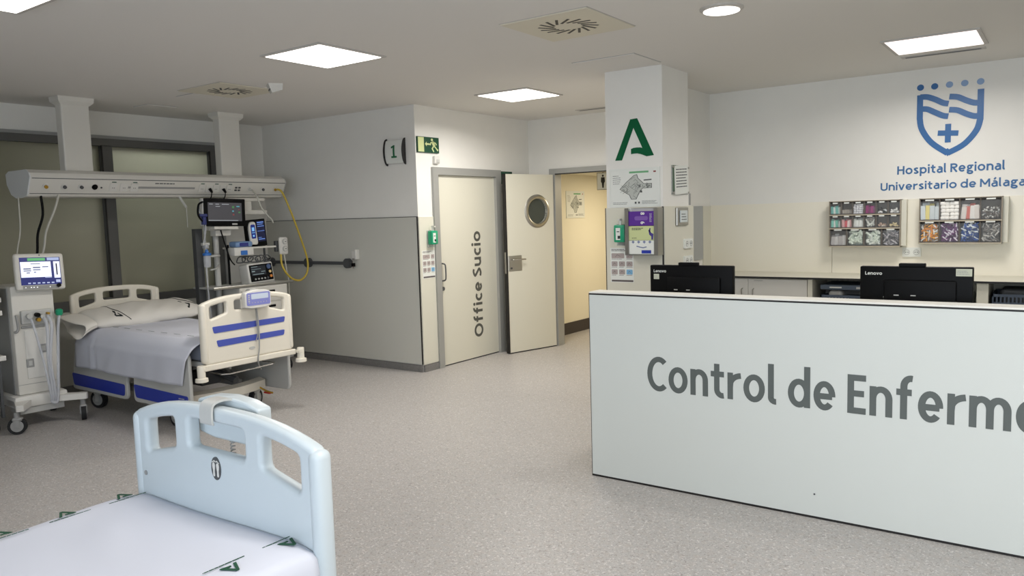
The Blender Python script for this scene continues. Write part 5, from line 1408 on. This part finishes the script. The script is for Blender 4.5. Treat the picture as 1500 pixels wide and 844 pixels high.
# pump
t = thing('infusion_pump', 'small white infusion pump with a blue button, clamped to the trolley shelf', 'pump', (-7.1, 5.04, 1.29))
MB().rbox(-7.2, -7.08, 4.925, 5.165, 1.285, 1.375, .012).build('body', M_white, t, smooth=40)
MB().rbox(-7.2, -7.07, 4.94, 5.15, 1.375, 1.435, .02, 3).build('display_hood', mat('pump_blue', rgb(110, 140, 180), .4), t, smooth=40)
MB().box(-7.07, -7.068, 4.985, 5.09, 1.385, 1.42).build('display', screen('pump_lcd', rgb(30, 40, 110), .6), t)
MB().rbox(-7.08, -7.072, 5.00, 5.08, 1.292, 1.34, .005).build('blue_button', M_bluep, t)

# defibrillator style monitor
t = thing('vital_signs_monitor', 'white vital signs monitor with a dark screen and knobs on the lower trolley shelf', 'monitor', (-7.15, 5.26, .976))
TM3 = Matrix.Translation((-7.12, 5.27, 1.085)) @ Matrix.Rotation(radians(-8), 4, 'Y') @ Matrix.Rotation(radians(2.5), 4, 'X')
MB().rbox(-.16, -.0, -.165, .165, -.105, .115, .02, 3, TM3).build('housing', M_white, t, smooth=45)
F = lambda u, v, d: TM3 @ Vector((0 + d, u, v))
q = MB(); q.prism(rr(-.145, .145, -.085, .095, .008, 2), F, 0, .003); so = q.build('face', M_blackp, t)
q = MB(); q.prism([(-.125, -.02), (.06, -.02), (.06, .08), (-.125, .08)], F, .003, .004); q.build('screen', screen('defib_scr', rgb(26, 32, 40), .5), so)
pix(0, [(-.12, -.04, .07, .075), (-.12, .0, .045, .048), (-.12, -.08, .02, .03), (.0, .05, .012, .018), (-.11, .03, -.012, -.006)], so, 'screen_text', screen('e_w3', rgb(170, 190, 190), .5), lambda u, v, d: F(u, v, d + .003))
for u, v, r_, m in ((.10, .06, .026, mat('knob_blue', rgb(70, 90, 130), .4)), (.11, .005, .015, mat('knob_cream', rgb(230, 200, 140), .4)), (.115, -.045, .015, mat('knob_orange', rgb(226, 140, 60), .4)), (.07, -.06, .012, M_dgrey), (.03, -.06, .009, M_lgrey), (-.01, -.06, .009, M_lgrey), (-.05, -.06, .009, M_lgrey), (-.09, -.06, .009, M_lgrey)):
    MB().cyl(F(u, v, .003), F(u, v, .012), r_, 16).build('knob', m, so, smooth=40)
MB().rbox(-.15, .01, -.16, .16, -.125, -.105, .006, 2, TM3).build('foot', M_lgrey, t)
q = MB()
rng = random.Random(13)
for k in range(5):
    c_ = Vector((-7.15, 5.05 + k * .08, 1.24)); q.tube([c_ + Vector((rng.uniform(-.04, .04), .07 * cos(a * pi / 3 + k), .035 * sin(a * pi / 3 + k))) for a in range(8)], .006, 6)
q.build('cable_bundle', M_dgrey, smooth=60, label='tangled grey leads piled on top of the vital signs monitor', category='cable', kind='stuff')

# suction bottle
t = thing('suction_bottle', 'clear suction jar with a blue lid on an arm beside the trolley', 'bottle', (-7.12, 4.62, 1.18))
MB().lathe([(.028, 0), (.034, .01), (.036, .11), (.03, .12)], Matrix.Translation((-7.12, 4.63, 1.19)), 20).build('jar', M_tube, t, smooth=40)
MB().lathe([(.042, 0), (.042, .022), (.02, .03), (.012, .06)], Matrix.Translation((-7.12, 4.63, 1.31)), 20).build('lid', M_bluep, t, smooth=40)
MB().tube([(-7.12, 4.63, 1.36), (-7.12, 4.60, 1.42), (-7.12, 4.62, 1.50), (-7.13, 4.64, 1.62), (-7.2, 4.62, 1.78)], .008).rbox(-7.15, -7.09, 4.60, 4.64, 1.38, 1.42, .006).build('tubing', M_tube, t, smooth=60)
MB().rbox(-7.14, -7.1, 4.58, 4.66, 1.41, 1.44, .006).build('regulator', M_lgrey, t)
MB().tube([(-7.12, 4.61, 1.19), (-7.11, 4.61, 1.0), (-7.12, 4.63, .8), (-7.2, 4.7, .55)], .005).build('drain_tube', M_tube, t)
q = MB().rbox(-7.14, -7.10, 4.60, 4.64, 1.62, 1.70, .008); q.rbox(-7.13, -7.11, 4.57, 4.66, 1.70, 1.73, .006); q.build('blue_clamp', mat('navy_clip', rgb(40, 50, 110), .5), label='dark blue tubing clamp hanging beside the patient monitor', category='clamp')

# bed handset on the wall side
t = thing('gas_regulator', 'white flow regulator with two round dials hanging by the yellow hose', 'regulator', (-7.12, 5.6, 1.26))
MB().rbox(-7.16, -7.12, 5.535, 5.65, 1.265, 1.46, .02, 3).build('body', M_white, t, smooth=45)
for z in (1.41, 1.33):
    o = MB().cyl((-7.12, 5.60, z), (-7.11, 5.60, z), .032, 20).build('dial', M_lgrey, t); MB().cyl((-7.11, 5.60, z), (-7.106, 5.60, z), .022, 16).build('dial_face', M_white, o)
    MB().box(-7.106, -7.104, 5.592, 5.612, z - .004, z + .004).build('dial_mark', M_dgrey, o)
MB().rbox(-7.2, -7.16, 5.51, 5.58, 1.30, 1.42, .008).build('holder', M_dgrey, t)
MB().tube([(-7.14, 5.60, 1.265), (-7.14, 5.62, 1.1), (-7.14, 5.64, .95), (-7.16, 5.64, .7), (-7.2, 5.6, .5)], .008).build('cord', M_cable, t, smooth=60)

# ================================================================== VENTILATOR
VX, VY = -7.13, 2.90
t = thing('ventilator', 'tall white wheeled ventilator with a lit tilted touch screen', 'ventilator', (VX, VY, 0), radians(-4))
bd = MB().rbox(-.22, .20, -.155, .165, .27, 1.17, .018, 2).build('cabinet', M_offw, t, local=True, smooth=40)
MB().rbox(-.23, .14, -.162, -.153, .27, 1.15, .004, 1).build('side_cover', M_grey, t, local=True)
MB().box(.199, .2015, -.15, .16, .355, .359).build('seam', M_grey, bd, local=True)
MB().rbox(.195, .206, -.08, .10, .40, .80, .02, 3).build('front_recess', M_white, t, local=True, smooth=40)
MB().rbox(.19, .235, -.10, .13, .855, .965, .008).build('valve_block', M_lgrey, t, local=True)
for a, b, m, r_ in ((-.05, .92, M_lgrey, .022), (.01, .925, M_blackp, .018), (.045, .91, M_lgrey, .018), (.015, .885, M_gold, .016), (.09, .93, M_gold, .010)):
    MB().cyl((.23, a, b), (.275, a, b), r_, 16).build('port', m, t, local=True, smooth=40)
MB().rbox(.20, .215, -.10, .08, .82, .838, .004).build('handle_bar', M_grey, t, local=True)
MB().tube([(.21, -.13, .93), (.235, -.135, .91), (.235, -.13, .83), (.235, -.145, .80), (.22, -.155, .80)], .010).build('hook', M_grey, t, local=True, smooth=60)
for a, b in ((.05, .64), (-.055, .53)):
    o = MB().rbox(.20, .212, a - .028, a + .028, b - .035, b + .035, .004).build('connector_plate', M_grey, t, local=True)
    MB().rbox(.212, .216, a - .014, a + .014, b - .02, b + .02, .003).build('connector', M_lgrey, o, local=True)
for off, yy in ((0, -.045), (1, .05), (2, .085)):
    MB().tube([(.26, yy, .91), (.30, yy + .01, .82), (.30, yy * .4 + .03, .55), (.30, .045 + off * .018, .28), (.29, .05 + off * .015, .20)], .013 if off else .010, 8).build('breathing_tube', M_tube, t, local=True, smooth=60)
MB().tube([(.29, .05, .20), (.30, .075, .185), (.29, .10, .22), (.30, .12, .5), (.27, .15, .78), (.24, .18, .90)], .012).build('breathing_tube', M_tube, t, local=True, smooth=60)
MB().lathe([(.02, 0), (.028, .01), (.028, .045), (.015, .055)], Matrix.Translation((.23, .185, .90)), 16).build('green_filter', M_soap, t, local=True, smooth=40)
# base
def leg(pts, nm='base_leg'):
    q = MB(); q.prism(pts, lambda u, v, d: Vector((u, v, d)), .185, .235); return q
MB().rbox(-.26, .24, -.20, .20, .17, .27, .02, 2).build('base', M_white, t, local=True, smooth=40)
q = MB().box(.0, .22, -.16, .17, .12, .17); q.build('base_tray', M_lgrey, t, local=True)
for pts in ([(.05, -.20), (.22, -.2), (.40, -.25), (.42, -.20), (.24, -.08)], [(.05, .20), (.22, .20), (.34, .32), (.38, .29), (.26, .10)], [(-.2, -.18), (-.34, -.27), (-.31, -.30), (-.1, -.2)], [(-.2, .18), (-.34, .27), (-.31, .30), (-.1, .2)]):
    leg(rpoly(pts, .01, 2)).build('base_leg', M_white, t, local=True)
for x, y, a in ((.36, -.235, 60), (.32, .28, -20), (-.30, -.26, 0), (-.30, .26, 0)):
    caster(t, Matrix.Translation((x, y, 0)) @ Matrix.Rotation(radians(a), 4, 'Z'), .068, m_fork=M_grey)
# screen
TS = Matrix.Translation((.26, .06, 1.277)) @ Matrix.Rotation(radians(-2), 4, 'X') @ Matrix.Rotation(radians(-8), 4, 'Y')
MB().rbox(-.055, .0, -.185, .185, -.15, .152, .022, 3, TS).build('screen_housing', M_offw, t, local=True, smooth=45)
MB().cyl((.15, .02, 1.12), (.22, .04, 1.22), .04, 14).build('screen_arm', M_grey, t, local=True)
F = lambda u, v, d: TS @ Vector((d, u, v))
def pl(lst, parent, nm, m, d0=.001, d1=.0018):
    q = MB()
    for a, b, c_, d_ in lst: q.prism([(a, c_), (b, c_), (b, d_), (a, d_)], F, d0, d1)
    return q.build(nm, m, parent, local=True)
so = pl([(-.15, .152, -.108, .118)], t, 'screen', screen('scr_navy', rgb(34, 44, 120), .7), 0, .001)
pl([(-.145, .08, -.045, .082), (.10, .147, -.055, .082)], so, 'white_field', screen('scr_white', rgb(225, 230, 250), 1.2))
pl([(-.09, .04, .090, .112)], so, 'green_banner', screen('scr_green', rgb(90, 180, 110), .8))
pl([(.055, .145, .092, .114)], so, 'pale_field', screen('scr_lilac', rgb(170, 185, 225), .8))
pl([(.117, .127, -.03, .065)], so, 'gauge', M_black, .0018, .0024)
pl([(-.125, -.07, .02, .03), (-.125, -.07, .005, .013), (-.055, 0, .03, .04), (-.055, 0, .012, .02), (.015, .06, .035, .043), (-.105, -.08, -.012, -.004), (-.05, -.035, -.008, .0), (-.07, .0, .062, .068)], so, 'screen_text', screen('scr_mid', rgb(120, 130, 170), .5), .0018, .0024)
pl([(-.10 + k * .035, -.08 + k * .035, -.098, -.088) for k in range(6)] + [(.11, .143, -.092, -.070), (.03, .08, -.052, -.047)], so, 'screen_key', screen('scr_pale', rgb(190, 200, 235), .8), .001, .0022)
pl([(-.14, .13, -.140, -.112)], t, 'control_strip', M_grey, 0, .001)
for u in (-.12, -.08, -.06, -.035, .06): MB().cyl(F(u, -.127, .001), F(u, -.127, .003), .004, 8).build('key_light', mat('key_led', rgb(240, 245, 250), .4, emit=(1, 1, 1, 1), es=.8), t, local=True)
MB().cyl(F(.125, -.118, 0), F(.125, -.118, .016), .016, 20).build('rotary_knob', M_blackp, t, local=True, smooth=40)
MB().cyl(F(.0, .136, 0), F(.0, .136, .003), .005, 10).build('camera_dot', M_dgrey, t, local=True)

# neighbouring cart at the left edge
t = thing('supply_cart', 'white supply cart with dark items on its shelves, cut off by the left edge', 'cart', (-7.12, 2.47, 0))
for a, b in ((2.26, 2.28), (2.60, 2.62)):
    for x in (-7.35, -6.97): MB().box(x, x + .025, a, b, .12, 1.2).build('post', M_dgrey, t)
for z in (.6, .965, 1.07, 1.185): MB().rbox(-7.36, -6.93, 2.25, 2.66, z - .02, z + .02, .006).build('shelf', M_white, t)
MB().rbox(-7.36, -7.0, 2.25, 2.60, .18, .22, .006).build('shelf', M_white, t)
for a in (-7.3, -6.99):
    for b in (2.29, 2.56): MB().cyl((a, b - .015, .05), (a, b + .015, .05), .05, 18).box(a - .012, a + .012, b - .02, b + .02, .08, .18).build('caster', M_rub, t)
MB().rbox(-7.1, -6.96, 2.52, 2.66, 1.092, 1.14, .01).build('equipment_case', M_blackp, label='small black case on the upper shelf of the supply cart', category='case')
MB().lathe([(.03, 0), (.035, .01), (.03, .05), (.012, .06)], Matrix.Translation((-7.0, 2.62, .986)), 16).build('specimen_container', M_soap, label='round green container on the second shelf of the supply cart', category='container')
MB().rbox(-7.28, -6.98, 2.34, 2.58, .221, .42, .03, 2).build('black_bag', M_blackp, label='black bag on the lowest shelf of the supply cart', category='bag')
